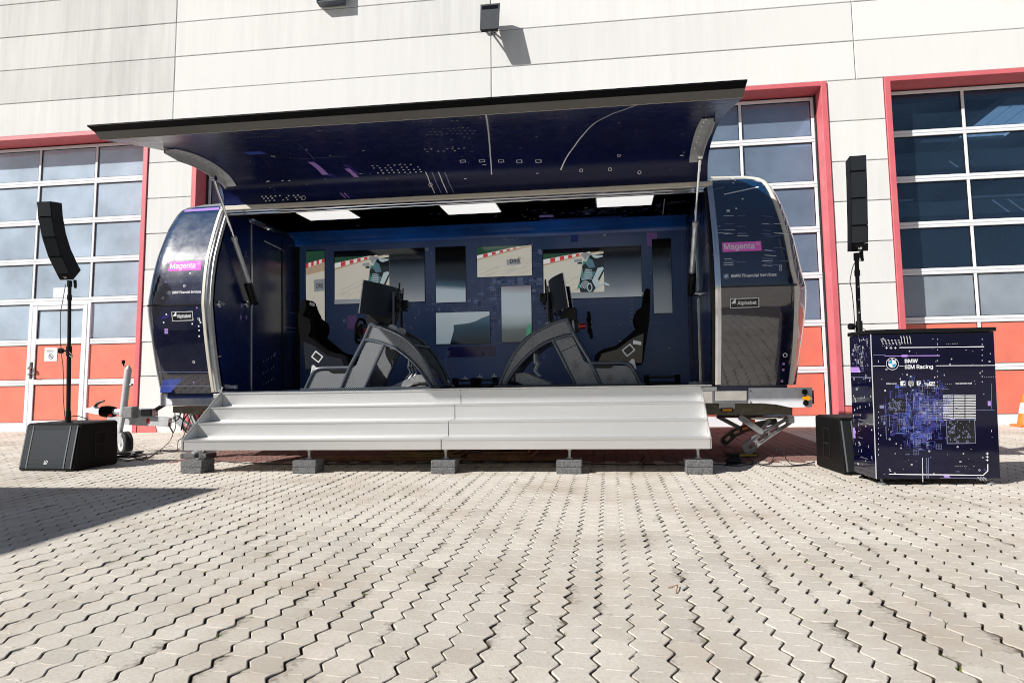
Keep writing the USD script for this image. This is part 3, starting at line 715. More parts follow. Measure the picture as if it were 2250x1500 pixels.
# trims along the end edges and along the belt, frame of the opening
M_trim = mat('trim_beige', (.62, .585, .51), .4, var=.08, scale=9)
M_trimline = mat('trim_light', (.62, .64, .67), .2, metal=.85, var=.1, scale=10)
for side, Xe in ((1, Xr), (-1, Xl)):
    e = np.c_[Xe(zz), Yf(zz)+.022, zz]
    up = e[zz >= 1.60] if side > 0 else e[zz >= 2.3]
    obj('edge_trim', tube(e+np.array([-.012*side, 0, 0]), .020 if side > 0 else .009, 8), M_trim if side > 0 else M_trimline, trailer, smooth=40)
    for k, dx in enumerate((.04, .075)):
        o = e + np.array([side*dx*1.1, .10+.11*k, 0])
        obj('edge_trim', tube(o, .008, 6), M_trimline if k else M_chrome, trailer, smooth=40)
for side in (1, -1):
    a, b = (XR+.06, Xr(1.585)-.01) if side > 0 else (Xl(1.585)+.01, XL-.06)
    obj('belt_trim', rbox(a, b, 6.600, 6.618, 1.572, 1.586, .003), M_print_black, trailer)
fz = np.linspace(.70, 2.60, 40)
def post(xa, xb, ya, yb, m, name='opening_frame'):
    P = [np.c_[np.full(40, x), Yf(fz)+y, fz] for x, y in ((xa, ya), (xb, ya), (xb, yb), (xa, yb), (xa, ya))]
    obj(name, grid(np.stack(P), True), m, trailer, smooth=30)
post(XL-.058, XL-.030, -.014, .05, M_trim); post(XL-.030, XL-.008, -.006, .06, M_chrome); post(XL-.008, XL+.02, .012, .09, M_galv)
post(XR+.030, XR+.058, -.014, .05, M_trimline); post(XR+.008, XR+.030, -.006, .06, M_chrome); post(XR-.02, XR+.008, .012, .09, M_black)
obj('header_beam', rbox(XL-.05, XR+.06, 6.93, 6.975, 2.585, 2.635, .006), M_trim, trailer)
obj('header_beam', [rbox(XL+.0, XR, 6.945, 6.99, 2.562, 2.583, .004), rbox(XL+.0, XR, 6.965, 7.0, 2.540, 2.560, .004)], M_chrome, trailer)
obj('floor_edge', [rbox(XL+.02, XR-.02, 6.775, 6.83, .688, .706, .004)], M_chrome, trailer)
obj('floor_edge', [rbox(XL-.03, XR+.02, 6.765, 6.80, .640, .684, .004)], M_alu, trailer)
# showroom inside
YB = 8.60
obj('showroom_floor', box(XL, XR, 6.83, YB, .689, .694), M_navy_in, trailer)
iw = np.linspace(.69, 2.56, 20)
def sidewall(x, t):
    P = np.stack([np.c_[np.full(20, x), np.full(20, YB), iw], np.c_[np.full(20, x), Yf(iw)+.06, iw]])
    return grid(P, flip=(t < 0))
obj('showroom_side_wall', sidewall(XL+.02, -1), M_navy_in, trailer)
obj('showroom_side_wall', sidewall(XR-.02, 1), M_navy_in, trailer)
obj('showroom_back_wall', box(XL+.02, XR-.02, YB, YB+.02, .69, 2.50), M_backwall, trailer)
a = np.linspace(0, PI/2, 8)
cy, cz = YB-.02-.26*np.sin(PI/2-a)*0-.26*(1-np.cos(a)), 2.49+.13*np.sin(a)
obj('showroom_cove', grid(np.stack([np.c_[np.full(8, x), cy, cz] for x in (XL+.02, XR-.02)])), M_cove, trailer, smooth=True)
obj('showroom_ceiling', box(XL+.02, XR-.02, 6.99, YB-.28, 2.62, 2.64), M_ceiling, trailer)
obj('corner_strip', [box(XL+.02, XL+.07, YB-.02, YB, .70, 2.49), box(XL+.0205, XL+.028, YB-.4, YB-.37, .70, 2.49)], M_black, trailer)
sy = atX(552, 660, XL+.02)[1]
obj('wall_seam_strip', rbox(XL+.02, XL+.032, sy-.012, sy+.012, .70, 2.55, .002), M_trimline, trailer)
sy2 = atX(1532, 600, XR-.02)[1]
obj('wall_seam_strip', rbox(XR-.032, XR-.02, sy2-.012, sy2+.012, .70, 2.55, .002), M_chrome, trailer)
obj('wall_seam_strip', rbox(XR-.03, XR-.02, 8.2, 8.23, .70, 2.5, .002), M_navy_in, trailer)
for k, (x0, x1, x2, x3) in enumerate(((637, 752, 790, 684), (965, 1090, 1101, 985), (1312, 1442, 1431, 1312))):
    zc = 2.61
    pa, pb = atZ(x3, (484, 470, 455)[k], zc), atZ(x2, (478, 466, 449)[k], zc)
    xa, xb, yb = pa[0], pb[0], (pa[1]+pb[1])/2
    lp = obj('ceiling_light', rbox(xa-.012, xb+.012, yb-.60, yb+.012, 2.609, 2.621, .003), M_trimline, trailer)
    obj('light_panel', box(xa, xb, yb-.588, yb, 2.604, 2.6085), M_ledpanel, trailer)
for p, xw in (((480, 668), XL+.02), ((541, 668), XL+.02)):
    c = atX(*p, xw)
    obj('latch', [cyl(c, c+np.array([.055, 0, 0]), .018), cyl(c, c+np.array([.012, 0, 0]), .036), cyl(c+np.array([.05, -.03, 0]), c+np.array([.05, .03, 0]), .010)], M_chrome, trailer, smooth=30)
c = atX(1537, 645, XR-.02)
obj('latch', [cyl(c, c-np.array([.05, 0, 0]), .018), cyl(c, c-np.array([.012, 0, 0]), .034), cyl(c-np.array([.04, -.04, 0]), c-np.array([.04, .04, 0]), .009)], M_chrome, trailer, smooth=30)
for p, xw, s in (((505, 850), XL+.05, 1), ((1533, 843), XR-.05, -1)):
    c = atX(*p, xw)
    obj('hinge', [cyl(c+[-.09, -.02, 0], c+[.09, -.02, 0], .020), rbox(c[0]-.13*s-.01, c[0]-.13*s+.01, c[1]-.06, c[1]+.03, .66, c[2]+.05, .004), cyl(c+[-.03, -.05, .012], c+[-.03, .03, .012], .016)], M_galv, trailer, smooth=30)

# raised hatch: the curved side panel, hinged at the header
CP = np.array([(6.955, 2.635), (6.945, 2.73), (6.905, 2.815), (6.80, 2.885), (6.60, 2.93), (6.33, 2.945), (6.05, 2.925), (5.75, 2.875), (5.45, 2.815), (5.20, 2.765), (5.12, 2.752)])
cs = spline(CP, 6)
cl = np.r_[0, np.cumsum(np.linalg.norm(np.diff(cs, axis=0), axis=1))]
cn = np.gradient(cs, axis=0); cn /= np.linalg.norm(cn, axis=1, keepdims=True); cn = np.c_[cn[:, 1]*1, -cn[:, 0]]*1.0
if cn[len(cn)//2][1] > 0: cn = -cn                         # towards the ground
def S_can(u, v, w):
    y = np.interp(v, cl, cs[:, 0]); z = np.interp(v, cl, cs[:, 1]); ny = np.interp(v, cl, cn[:, 0]); nz = np.interp(v, cl, cn[:, 1])
    return np.c_[u, y+ny*w, z+nz*w]
VMAX = cl[-1]
hx0, hx1 = XL-.02, XR+.02
def can_sheet(w, flip):
    us = np.linspace(hx0, hx1, 12); return grid(np.stack([S_can(np.full(len(cl), u), cl, np.full(len(cl), w)) for u in us]), flip)
def can_edge(u, fl):
    return grid(np.stack([S_can(np.full(len(cl), u), cl, np.full(len(cl), w)) for w in (0.0, -.022)]), fl)
obj('hatch_panel', [can_sheet(0, True), can_sheet(-.022, False), can_edge(hx0, True), can_edge(hx1, False)], M_navy_can, trailer, smooth=35, label='raised curved hatch with dark printed underside')
lipA, lipB, lipC = (5.12, 2.752), (5.045, 2.765), (4.965, 2.812)
def strip(p, q, m, t=.012, x0=hx0, x1=hx1):
    d = np.array(q)-np.array(p); n = np.array([d[1], -d[0]])/np.linalg.norm(d)*t
    return hull([(x, *np.array(e)+o*n*1.0) for x in (x0, x1) for e in (p, q) for o in (0, -1)])
obj('hatch_lip', strip((5.121, 2.7525), (5.050, 2.793), None), mat('lip_grey', (.022, .020, .020), .16, ior=1.75, var=.1), trailer)
obj('hatch_lip', strip((5.0495, 2.7935), (4.965, 2.812), None), mat('lip_black', (.003, .003, .004), .6, spec=.08), trailer)
obj('hatch_seam', strip((5.130, 2.7485), (5.118, 2.7495), None, .003), M_trim, trailer)
PC = Print(S_can, .0012)
def can_uv(x, y):
    """Where the photograph's pixel meets the underside of the hatch."""
    best = None
    for v in np.linspace(0.02, VMAX-.005, 400):
        Y = np.interp(v, cl, cs[:, 0]); Z = np.interp(v, cl, cs[:, 1])
        p = at(x, y, Y); e = abs(p[2]-Z)
        if best is None or e < best[0]: best = (e, p[0], v)
    return best[1], best[2]
def can_line(ink, pts, w):
    PC.line(ink, [can_uv(*p) for p in pts], w, seg=.08)
can_line(M_print_white, [(1067, 224), (1070, 265), (1075, 310), (1078, 350), (1080, 383)], .012)
can_line(M_print_white, [(1404, 226), (1380, 238), (1345, 250), (1310, 268), (1285, 292), (1262, 322), (1232, 374)], .012)
for x in (1010, 1052, 1094, 1134, 1176):
    u, v = can_uv(x+7, 354)
    r = sbox(u-.028, v-.022, u+.028, v+.022)
    PC.add(M_print_white, r.difference(r.buffer(-.006)))
for k in range(4):
    can_line(M_print_dim if k % 2 else M_print_white, [(935+k*14, 378), (944+k*14, 400), (955+k*14, 424)], .009)
for x, y, s in ((1360, 342, 8), (1340, 372, 8), (1277, 375, 8), (1405, 379, 8), (946, 406, 9), (667, 435, 10), (600, 343, 8)):
    u, v = can_uv(x, y); PC.ring(M_print_white, u, v, .018*s/8, .005)
for x, y in ((1208, 260), (1235, 258)):
    u, v = can_uv(x, y); PC.add(M_print_dim, affinity.scale(Point(u, v).buffer(.04, 6).difference(Point(u, v).buffer(.032, 6)), 1, 1))
def can_quad(ink, q): PC.add(ink, Polygon([can_uv(*p) for p in q]), seg=.08)
can_quad(M_print_lilac, [(676, 356), (690, 356), (722, 384), (708, 384)])
can_quad(M_print_violet, [(710, 384), (724, 380), (745, 390), (735, 391)])
can_quad(M_print_lilac, [(757, 371), (767, 370), (789, 389), (778, 389)])
can_quad(M_print_violet, [(750, 361), (765, 361), (790, 383), (778, 383)])
can_quad(M_print_blue, [(534, 334), (572, 332), (586, 338), (546, 340)])
can_line(M_print_violet, [(495, 262), (503, 269), (512, 277)], .03)
can_line(M_print_dim, [(512, 277), (600, 298), (650, 315), (690, 350)], .004)
can_line(M_print_dim, [(590, 310), (670, 307)], .006)
can_line(M_print_dim, [(655, 350), (760, 343)], .005)
for k in range(3): can_line(M_print_lilac if k < 2 else M_print_violet, [(748+k*8, 424), (760+k*8, 436)], .010)
for gx, gy, nx, ny, dx, dy in ((818, 364, 9, 4, 12, 5.5), (930, 284, 11, 3, 11, 6), (935, 328, 8, 2, 12, 5), (575, 432, 9, 3, 10, 4.5), (905, 258, 9, 2, 12, 9), (540, 302, 9, 1, 9, 0), (590, 398, 4, 1, 15, 0)):
    for i in range(nx):
        for j in range(ny):
            if rnd.random() < .18: continue
            u, v = can_uv(gx+i*dx+j*4+rnd.uniform(-1, 1), gy+j*dy-i*.35)
            PC.rect(M_print_white, u-.008, u+.008, v-.006, v+.006)
for k in range(95):
    u, v = rnd.uniform(hx0+.3, hx1-.2), rnd.uniform(.12, VMAX-.1)
    if u > -.6 and rnd.random() < .7: continue
    s = rnd.uniform(.004, .011); PC.rect(M_print_white if rnd.random() < .6 else M_print_dim, u, u+s*rnd.choice((1, 2, 3.5)), v, v+s)
PC.build(trailer)
# bracket plates under the hatch and the lifting actuators
def bracket(u, v0, v1, side):
    vs = np.linspace(v0, v1, 16)
    h = np.interp(np.linspace(0, 1, 16), [0, .2, .8, 1], [.05, .085, .085, .04])
    A = S_can(np.full(16, u), vs, np.full(16, .004)); B = S_can(np.full(16, u), vs, h)
    fl = grid(np.stack([A, B, B+[.01*side, 0, 0], A+[.01*side, 0, 0], A]))
    ft = grid(np.stack([S_can(np.full(16, u), vs, np.full(16, .004)), S_can(np.full(16, u+.11*side), vs, np.full(16, .004)), S_can(np.full(16, u+.11*side), vs, np.full(16, .010)), S_can(np.full(16, u), vs, np.full(16, .010))]))
    bolts = []
    for q in vs[1::2]:
        b = trimesh.creation.icosphere(1, .009); b.apply_translation(S_can(np.array([u+.075*side]), np.array([q]), np.array([.012]))[0]); bolts.append(b)
    return [fl, ft], bolts
va, vb = can_uv(493, 410)[1], can_uv(383, 326)[1]
pl, bo = bracket(XL+.045, va, vb, 1)
obj('hatch_bracket', pl, M_galv, trailer, smooth=30); obj('bracket_bolts', bo, M_chrome, trailer, kind='stuff')
va2, vb2 = can_uv(1528, 356)[1], can_uv(1562, 258)[1]
pl, bo = bracket(XR-.045, va2, vb2, -1)
obj('hatch_bracket', pl, M_galv, trailer, smooth=30); obj('bracket_bolts', bo, M_chrome, trailer, kind='stuff')
def actuator(top, bot, f1, f2):
    top, bot = np.array(top), np.array(bot); d = bot-top
    r = obj('lifting_actuator', [tube([top, top+d*f1], .013, 10), cyl(top-[.02, 0, 0], top+[.02, 0, 0], .028)], M_chrome, trailer, smooth=30)
    obj('actuator_body', [tube([top+d*(f1-.01), top+d*f2], .025, 8), tube([top+d*(f1-.02), top+d*(f1+.01)], .031, 10)], M_galv, trailer, smooth=30)
    n = np.array([0, -.045, .0])
    obj('actuator_motor', [tube([top+d*(f2-.02)+n, top+d*.985+n], .040, 16), tube([top+d*(f2-.03), top+d*1.0], .030, 12)], M_black, trailer, smooth=30)
actuator(atX(470, 392, XL+.08), atX(563, 668, XL+.10), .46, .85)
actuator(atX(1538, 345, XR-.08), atX(1517, 648, XR-.10), .46, .86)

# printed tags on the skins
def S_skin(u, v, w):
    dz = .02
    sl = (Yf(np.asarray(v)+dz)-Yf(np.asarray(v)-dz))/(2*dz)
    L = np.sqrt(1+sl*sl)
    return np.c_[u, Yf(v)-w/L, np.asarray(v)+w*sl/L]
def skin_uv(x, y):
    z = 1.5
    for k in range(30):
        p = at(x, y, float(Yf(z))); z = p[2]
    return p[0], z
PS = Print(S_skin, .0016)
def squad(ink, pts, lift=0.0): PS.add(ink, Polygon([skin_uv(*p) for p in pts]), lift, seg=.06)
for side, mg, fs_, al in ((-1, ((373, 575), (440, 571), (441, 594), (374, 598)), (366, 643), ((377, 685), (425, 704))), (1, ((1587, 531), (1672, 530), (1673, 553), (1588, 555)), (1590, 607), ((1604, 656), (1668, 675)))):
    c = [skin_uv(*p) for p in mg]
    u0, u1 = min(p[0] for p in c), max(p[0] for p in c); v0, v1 = min(p[1] for p in c), max(p[1] for p in c)
    v0 += .01; v1 -= .01
    PS.rect(M_magenta, u0, u1, v0, v1, seg=.05)
    w = u1-u0; h = (v1-v0)*.56
    tm = meshkit.text_mesh('Magenta', h, .0003, True); k = (w*.79)/tm.vertices[:, 0].max()
    PS.text(M_print_white, 'Magenta', u0+w*.03, v0+(v1-v0)*.27, h, True, .0008, k)
    PS.w += .0006; PS.ring(M_print_white, u0+w*.915, v0+(v1-v0)*.74, w*.045, w*.010); PS.w -= .0006
    PS.text(M_print_white, 'T', u0+w*.897, v0+(v1-v0)*.66, w*.045, True, .0008)
    u, v = skin_uv(*fs_)
    sc = 1.0 if side > 0 else .92
    roundel(PS, u+.022, v, .024*sc, False)
    PS.text(M_print_white, 'BMW Financial Services', u+.062, v-.013, .027*sc, True, .0004, (.94 if side > 0 else .80))
    (x0, y0), (x1, y1) = al
    a0, b1 = skin_uv(x0, y0); a1, b0 = skin_uv(x1, y1)
    r = sbox(a0, b0, a1, b1)
    PS.add(M_print_black, r)
    PS.w += .0005; PS.add(M_print_white, r.difference(r.buffer(-.005))); PS.add(M_print_white, Polygon([(a0+.01, b1-.045), (a0+.05, b1+.004), (a0+.05, b1-.045)])); PS.w -= .0005
    hh = (b1-b0)*.36
    tm = meshkit.text_mesh('Alphabet', hh, .0003, True); k = ((a1-a0)*.66)/tm.vertices[:, 0].max()
    PS.text(M_print_white, 'Alphabet', a0+(a1-a0)*.25, b0+(b1-b0)*.34, hh, True, .0008, k)
def sline(ink, pts, w): PS.line(ink, [skin_uv(*p) for p in pts], w, seg=.06)
squad(M_print_blue, [(352, 858), (358, 834), (402, 831), (375, 862), (352, 862)])
squad(M_print_violet, [(355, 695), (372, 690), (372, 697), (355, 702)])
squad(M_print_lilac, [(404, 466), (408, 461), (482, 455.5), (482, 461)])
sline(M_print_dim, [(347, 817.5), (459, 816.5)], .005); sline(M_print_dim, [(352, 848), (460, 848)], .005)
for x, y in ((441, 708), (423, 711), (426, 795), (426, 839), (360, 708), (358, 655), (439, 703), (437, 716), (438, 725), (438, 738), (437, 700), (418, 600), (405, 628), (433, 668), (433, 676), (366, 690), (364, 620), (1600, 463), (1618, 458), (1632, 437), (1612, 402), (1616, 397), (1609, 392), (1715, 585), (1715, 592)):
    u, v = skin_uv(x, y); s = .009
    if rnd.random() < .35: PS.ring(M_print_white, u, v, .013, .0045)
    else: PS.rect(M_print_white if rnd.random() < .75 else M_print_lilac, u-s, u+s*.6, v-s, v+s*.7)
for q in range(2):
    for w_ in range(2):
        u, v = skin_uv(362+q*4, 727+w_*6); PS.rect(M_print_lilac, u, u+.018, v, v+.025)
        u, v = skin_uv(1597+q*4, 463+w_*3); PS.rect(M_print_white, u, u+.012, v, v+.009)
u, v = skin_uv(1725, 780); PS.ring(M_print_white, u, v, .02, .006)
for y in (799, 812, 837):
    u, v = skin_uv(1722-(y-799)*.1, y); PS.rect(M_print_lilac, u-.01, u+.01, v-.01, v+.01)
sline(M_print_dim, [(1553, 421), (1592, 411)], .007); sline(M_print_white, [(1591, 427.5), (1630, 419), (1667, 411)], .010)
r_ = random.Random(5)
for k in range(58):
    y = r_.choice([474, 492, 497, 505, 513, 518, 523, 545, 550, 573, 577, 582, 600, 560, 568]) + r_.uniform(-1, 1)
    x0 = r_.choice([1565, 1568, 1590, 1592, 1620, 1674, 1676, 1680, 1700, 1712]); L = r_.uniform(14, 26)
    if (1583 < x0 < 1676 and 526 < y < 560) or (x0 < 1690 and y > 590): continue
    x1 = min(x0+L, 1738)
    sline(M_print_dim if r_.random() < .72 else M_print_white, [(x0, y), (x1, y+(x1-x0)*(.06 if x0 > 1660 else 0))], .005)
PS.build(trailer)

# print on the showroom's walls and ceiling, screens on the back wall
PB = Print(on_plane((0, YB, 0), (1, 0, 0), (0, 0, 1), (0, -1, 0)), .0015)
def bw(x, y): p = at(x, y, YB); return p[0], p[2]
def brect(ink, x0, y0, x1, y1, lift=0): (a, b), (c, d) = bw(x0, y0), bw(x1, y1); PB.rect(ink, min(a, c), max(a, c), min(b, d), max(b, d), lift)
def bline(ink, pts, w): PB.line(ink, [bw(*p) for p in pts], w)
for (x0, x1, y0, y1, n, sd) in ((1020, 1210, 525, 760, 420, 1), (900, 1040, 640, 700, 110, 2), (1090, 1190, 600, 690, 120, 3), (940, 1000, 770, 850, 60, 4), (1150, 1200, 700, 850, 60, 6), (760, 950, 690, 800, 30, 7)):
    (a, d), (c, b) = bw(x0, y0), bw(x1, y1); circuit(PB, a, c, b, d, n, sd, [M_wallprint, M_wallprint, M_wallprint_dim, M_print_blue])
brect(M_print_lilac, 763, 693, 784, 722); brect(M_print_lilac, 1421, 511, 1444, 540); brect(M_print_violet, 985, 762, 1090, 783)
brect(M_print_blue, 1253, 480, 1270, 531); brect(M_print_cyan, 1249, 480, 1252, 531)
bline(M_print_dim, [(761, 680), (759, 800)], .006); bline(M_print_dim, [(1446, 470), (1447, 526)], .006); bline(M_print_dim, [(1498, 500), (1500, 690), (1505, 830)], .008)
bline(M_print_dim, [(970, 803), (1010, 803.5)], .006); bline(M_print_dim, [(1000, 531), (1000, 545)], .005)
bline(M_print_dim, [(900, 578), (955, 577)], .005); bline(M_print_dim, [(900, 655), (957, 654)], .005); bline(M_print_dim, [(1265, 668), (1345, 665)], .005); bline(M_print_dim, [(1270, 711), (1460, 709)], .004)
for x, y in ((938, 548), (1186, 551), (1328, 516), (1062, 778), (757, 704)):
    u, v = bw(x, y); PB.ring(M_print_white, u, v, .018, .006)
for x, y in ((1022, 832), (1054, 828), (1086, 826)):
    u, v = bw(x, y); PB.plus(M_print_white, u, v, .035)
for k in range(7):
    brect(M_print_dim, 1384, 659+k*9, 1391, 662+k*9)
for k in range(70):
    u, v = rnd.uniform(XL+.1, XR-.1), rnd.uniform(.8, 2.4); s = rnd.uniform(.004, .009); PB.rect(M_print_dim if rnd.random() < .7 else M_print_white, u, u+s*rnd.choice((1, 1, 3)), v, v+s)
PB.build(trailer, 'wall_graphic')
PW = Print(on_plane((XL+.02, 0, 0), (0, 1, 0), (0, 0, 1), (1, 0, 0)), .0015)
def lw(x, y): p = atX(x, y, XL+.02); return p[1], p[2]
PW.line(M_print_white, [lw(580, 529), lw(624, 551)], .010); PW.line(M_print_dim, [lw(624, 684), lw(655, 690)], .006); PW.line(M_print_lilac, [lw(622, 719), lw(650, 720)], .006); PW.line(M_print_dim, [lw(622, 732), lw(650, 728)], .006)
for i in range(5):
    for j in range(3):
        u, v = lw(579+i*5.4, 796-i*3.2+j*25); PW.rect(M_print_white, u, u+.010, v, v+.022)
for x, y in ((529, 697), (541, 697), (553, 784), (531, 672), (604, 778), (656, 775), (664, 773), (672, 771)):
    u, v = lw(x, y); PW.add(M_print_lilac, Polygon([(u-.02, v), (u, v-.035), (u+.02, v), (u, v+.035)]))
u, v = lw(540, 559); r = sbox(u-.02, v-.03, u+.02, v+.03); PW.add(M_print_dim, r.difference(r.buffer(-.006))); PW.line(M_print_white, [lw(478, 784), lw(486, 782)], .008)
for k in range(20):
    u, v = rnd.uniform(6.9, 8.5), rnd.uniform(.8, 2.4); PW.rect(M_print_dim, u, u+.012, v, v+.008)
PW.build(trailer, 'wall_graphic')
PG = Print(on_plane((0, 0, 2.62), (1, 0, 0), (0, 1, 0), (0, 0, -1)), .0015)
specks(PG, XL+.3, XR-.1, 7.6, 8.3, 90, 21, None, 1.3)
circuit(PG, -.9, .9, 7.65, 8.3, 160, 22, [M_print_blue, M_print_dim, M_print_violet]); PG.rect(M_print_violet, -.75, .2, 8.22, 8.30, .0008); PG.rect(M_print_lilac, -.74, -.58, 8.0, 8.12, .0009)
PG.line(M_print_white, [(.62, 7.5), (.66, 8.28)], .008); PG.line(M_print_dim, [(.55, 7.75), (.88, 7.6)], .007); PG.line(M_print_dim, [(.55, 7.82), (.88, 7.67)], .007)
PG.build(trailer, 'ceiling_graphic')

def screen(name, x0, y0, x1, y1, lbl, black=M_glassblack):
    (a, d), (c, b) = bw(x0, y0), bw(x1, y1)
    s = obj('screen', rbox(a, c, YB-.022, YB-.001, b, d, .003), black, trailer, label=lbl)
    return s, a, c, b, d
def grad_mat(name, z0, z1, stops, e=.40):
    """A screen face whose emission colour fades with height."""
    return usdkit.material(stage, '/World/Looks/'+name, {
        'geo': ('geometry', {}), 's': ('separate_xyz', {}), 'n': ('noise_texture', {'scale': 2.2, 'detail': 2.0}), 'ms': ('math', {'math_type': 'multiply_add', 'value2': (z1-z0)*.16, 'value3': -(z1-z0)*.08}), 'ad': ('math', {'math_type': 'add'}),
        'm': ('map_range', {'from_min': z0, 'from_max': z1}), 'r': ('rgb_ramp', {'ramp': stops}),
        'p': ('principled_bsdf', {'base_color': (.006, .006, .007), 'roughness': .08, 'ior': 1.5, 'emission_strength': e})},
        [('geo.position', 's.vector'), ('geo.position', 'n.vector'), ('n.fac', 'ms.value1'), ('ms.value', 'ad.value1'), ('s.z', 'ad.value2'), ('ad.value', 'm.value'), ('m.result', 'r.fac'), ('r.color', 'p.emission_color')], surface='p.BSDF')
PALE = (.50, .58, .64)
SP = lambda: Print(on_plane((0, YB-.022, 0), (1, 0, 0), (0, 0, 1), (0, -1, 0)), .0008)
def pic(P, quad):
    """Bilinear frame: (s, t) in 0..1 over the screen's picture, t upwards."""
    (x0, z0), (x1, z1) = quad
    return lambda pts: Polygon([(x0+(x1-x0)*s, z0+(z1-z0)*t) for s, t in pts])
def track(P, F, kerb0, kerb1, sign, skids, seed, cut=None):
    r = random.Random(seed)
    lift = iter(np.arange(40)*.00012)
    P.add(S_track, F([(0, 0), (1, 0), (1, 1), (0, 1)]))
    P.add(S_wood, F([(0, kerb0), (.62, kerb1), (1, 1), (0, 1)]), .0002)
    P.add(S_sand, F([(0, kerb0-.16), (1, kerb1+.03), (1, .985), (.8, .95), (.62, kerb1-.02), (0, kerb0-.02)]), .0004)
    n = 11
    for k in range(n):
        s0, s1 = (k/n)**.8*.78, ((k+1)/n)**.8*.78
        f = lambda s: kerb0 + (kerb1-kerb0)*s/.70
        w = .115*(1-.8*k/n)
        P.add(S_white if k % 2 == 0 else S_red, F([(s0, f(s0)-w), (s1, f(s1)-w*.95), (s1, f(s1)), (s0, f(s0))]), .0006)
    for k in range(skids):
        s = r.uniform(0, .9); t = r.uniform(.02, .35); L = r.uniform(.1, .45)
        P.add(S_line, F([(s, t), (min(s+L, 1), t+L*.55), (min(s+L, 1), t+L*.55+.006), (s, t+.012)]).intersection(F([(0, 0), (1, 0), (1, kerb1-.2), (0, kerb0-.2)])), .0004)
    if sign:
        s, t, w, h = sign
        P.add(S_grey, F([(s, t), (s+w, t+.02), (s+w-.01, t+h+.02), (s-.012, t+h)]), .0009)
sc, a, c, b, d = screen('s', 673, 551, 716, 762, 'narrow upright screen showing part of a race track')
P = SP(); F = pic(P, ((a+.003, b+.20), (c-.003, d-.012)))
P.add(S_track, F([(0, 0), (1, 0), (1, 1), (0, 1)])); P.add(S_wood, F([(0, .84), (1, .90), (1, 1), (0, 1)]), .0002); P.add(S_sand, F([(0, .70), (1, .75), (1, .86), (0, .80)]), .0003)
for k in range(7): P.add(S_white if k % 2 else S_red, F([(k/7, .79+k*.010), ((k+1)/7, .80+k*.010), ((k+1)/7, .855+k*.008), (k/7, .845+k*.008)]), .0005)
P.add(S_grey, F([(.45, .49), (1, .50), (1, .65), (.42, .64)]), .0006)
P.text(S_ink, 'DRS', a+(c-a)*.54, b+.20+(d-b-.21)*.535, .055, True, .0009, .62)
for k in range(8): s = rnd.uniform(0, .7); t = rnd.uniform(.05, .35); P.add(S_line, F([(s, t), (s+.3, t+.1), (s+.3, t+.105), (s, t+.008)]), .0004)
P.build(sc, 'picture')
def car_screen(x0, y0, x1, y1, xs, yt, yb, sign, bright, lbl):
    sc, a, c, b, d = screen('s', x0, y0, x1, y1, lbl)
    P = SP(); u0, vt = bw(x0+2, yt); u1, vb = bw(xs, yb)
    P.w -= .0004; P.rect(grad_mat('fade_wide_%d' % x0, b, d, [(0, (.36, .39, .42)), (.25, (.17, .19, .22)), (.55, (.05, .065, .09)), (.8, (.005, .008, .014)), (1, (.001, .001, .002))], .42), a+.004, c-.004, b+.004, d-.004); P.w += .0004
    F = pic(P, ((u0, vb), (u1, vt)))
    track(P, F, .86, 1.0, (.52, .76, .13, .07), 26, 9)
    P.add(S_green, F([(.60, .30), (.66, .78), (.72, .78), (.70, .10), (.55, .10)]), .0010)
    P.add(S_grey, F([(.62, .97), (.70, .80), (.78, .78), (.9, .9), (.72, 1.0)]), .0011)
    ink, teal, pale = S_ink, S_teal, S_pale
    w = .0013
    P.add(ink, F([(.60, .02), (.60, .35), (.66, .50), (.64, .66), (.70, .74), (.78, .92), (1, .96), (1, .5), (.82, .0), (.62, 0)]), w)
    P.add(pale, F([(.98, .62), (.90, .60), (.84, .40), (.80, .28), (.86, .10), (.93, .18), (.90, .32), (.96, .48), (1, .58)]), w+.0002)
    P.add(teal, F([(.74, .88), (.70, .72), (.76, .60), (.86, .62), (.82, .80)]), w+.0003)
    P.add(pale, F([(.70, .80), (.735, .90), (.75, .88), (.715, .76)]), w+.0003)
    P.add(pale, F([(.80, .93), (.99, .91), (.99, .88), (.88, .84), (.83, .87)]), w+.0004)
    P.add(ink, F([(.56, .74), (.60, .77), (.65, .755), (.64, .71), (.57, .715)]), w+.0003)
    P.add(teal, F([(.62, .44), (.72, .55), (.86, .50), (.82, .38), (.70, .30), (.62, .30)]), w+.0002)
    for k in range(6):
        t = .30+.045*k; P.add(pale, F([(.625+.01*k, t), (.70, t+.06), (.81, t+.035), (.80, t+.020), (.70, t+.04), (.64, t)]), w+.0004)
    for k in range(4):
        cx_, cy_, rr = .69, .08, .17-.042*k
        arc = [(cx_+rr*.55*math.cos(q), cy_+rr*1.2*math.sin(q)) for q in np.linspace(.2, 2.9, 9)]
        arc2 = [(cx_+(rr-.02)*.55*math.cos(q), cy_+(rr-.02)*1.2*math.sin(q)) for q in np.linspace(2.9, .2, 9)]
        P.add(pale, F(arc+arc2), w+.0003)
    P.add(pale, affinity.scale(F([(.76+.045*math.cos(q), .12+.11*math.sin(q)) for q in np.linspace(0, 2*PI, 14)]), 1, 1), w+.0005)
    P.add(ink, F([(.76+.03*math.cos(q), .12+.08*math.sin(q)) for q in np.linspace(0, 2*PI, 14)]), w+.0007)
    if bright: P.add(pale, F([(1.0, .22), (1.07, .20), (1.09, .14), (1.02, .16)]).union(F([(.84, .02), (1.0, .18), (1.05, .24), (.98, .20), (.80, .02)])), w)
    P.build(sc, 'picture')
car_screen(735, 553, 935, 663, 857, 566, 655, None, False, 'wide left screen showing a racing car in a bend')
car_screen(1192, 549, 1411, 652, 1328, 549+10, 641, None, True, 'wide right screen showing a racing car in a bend')
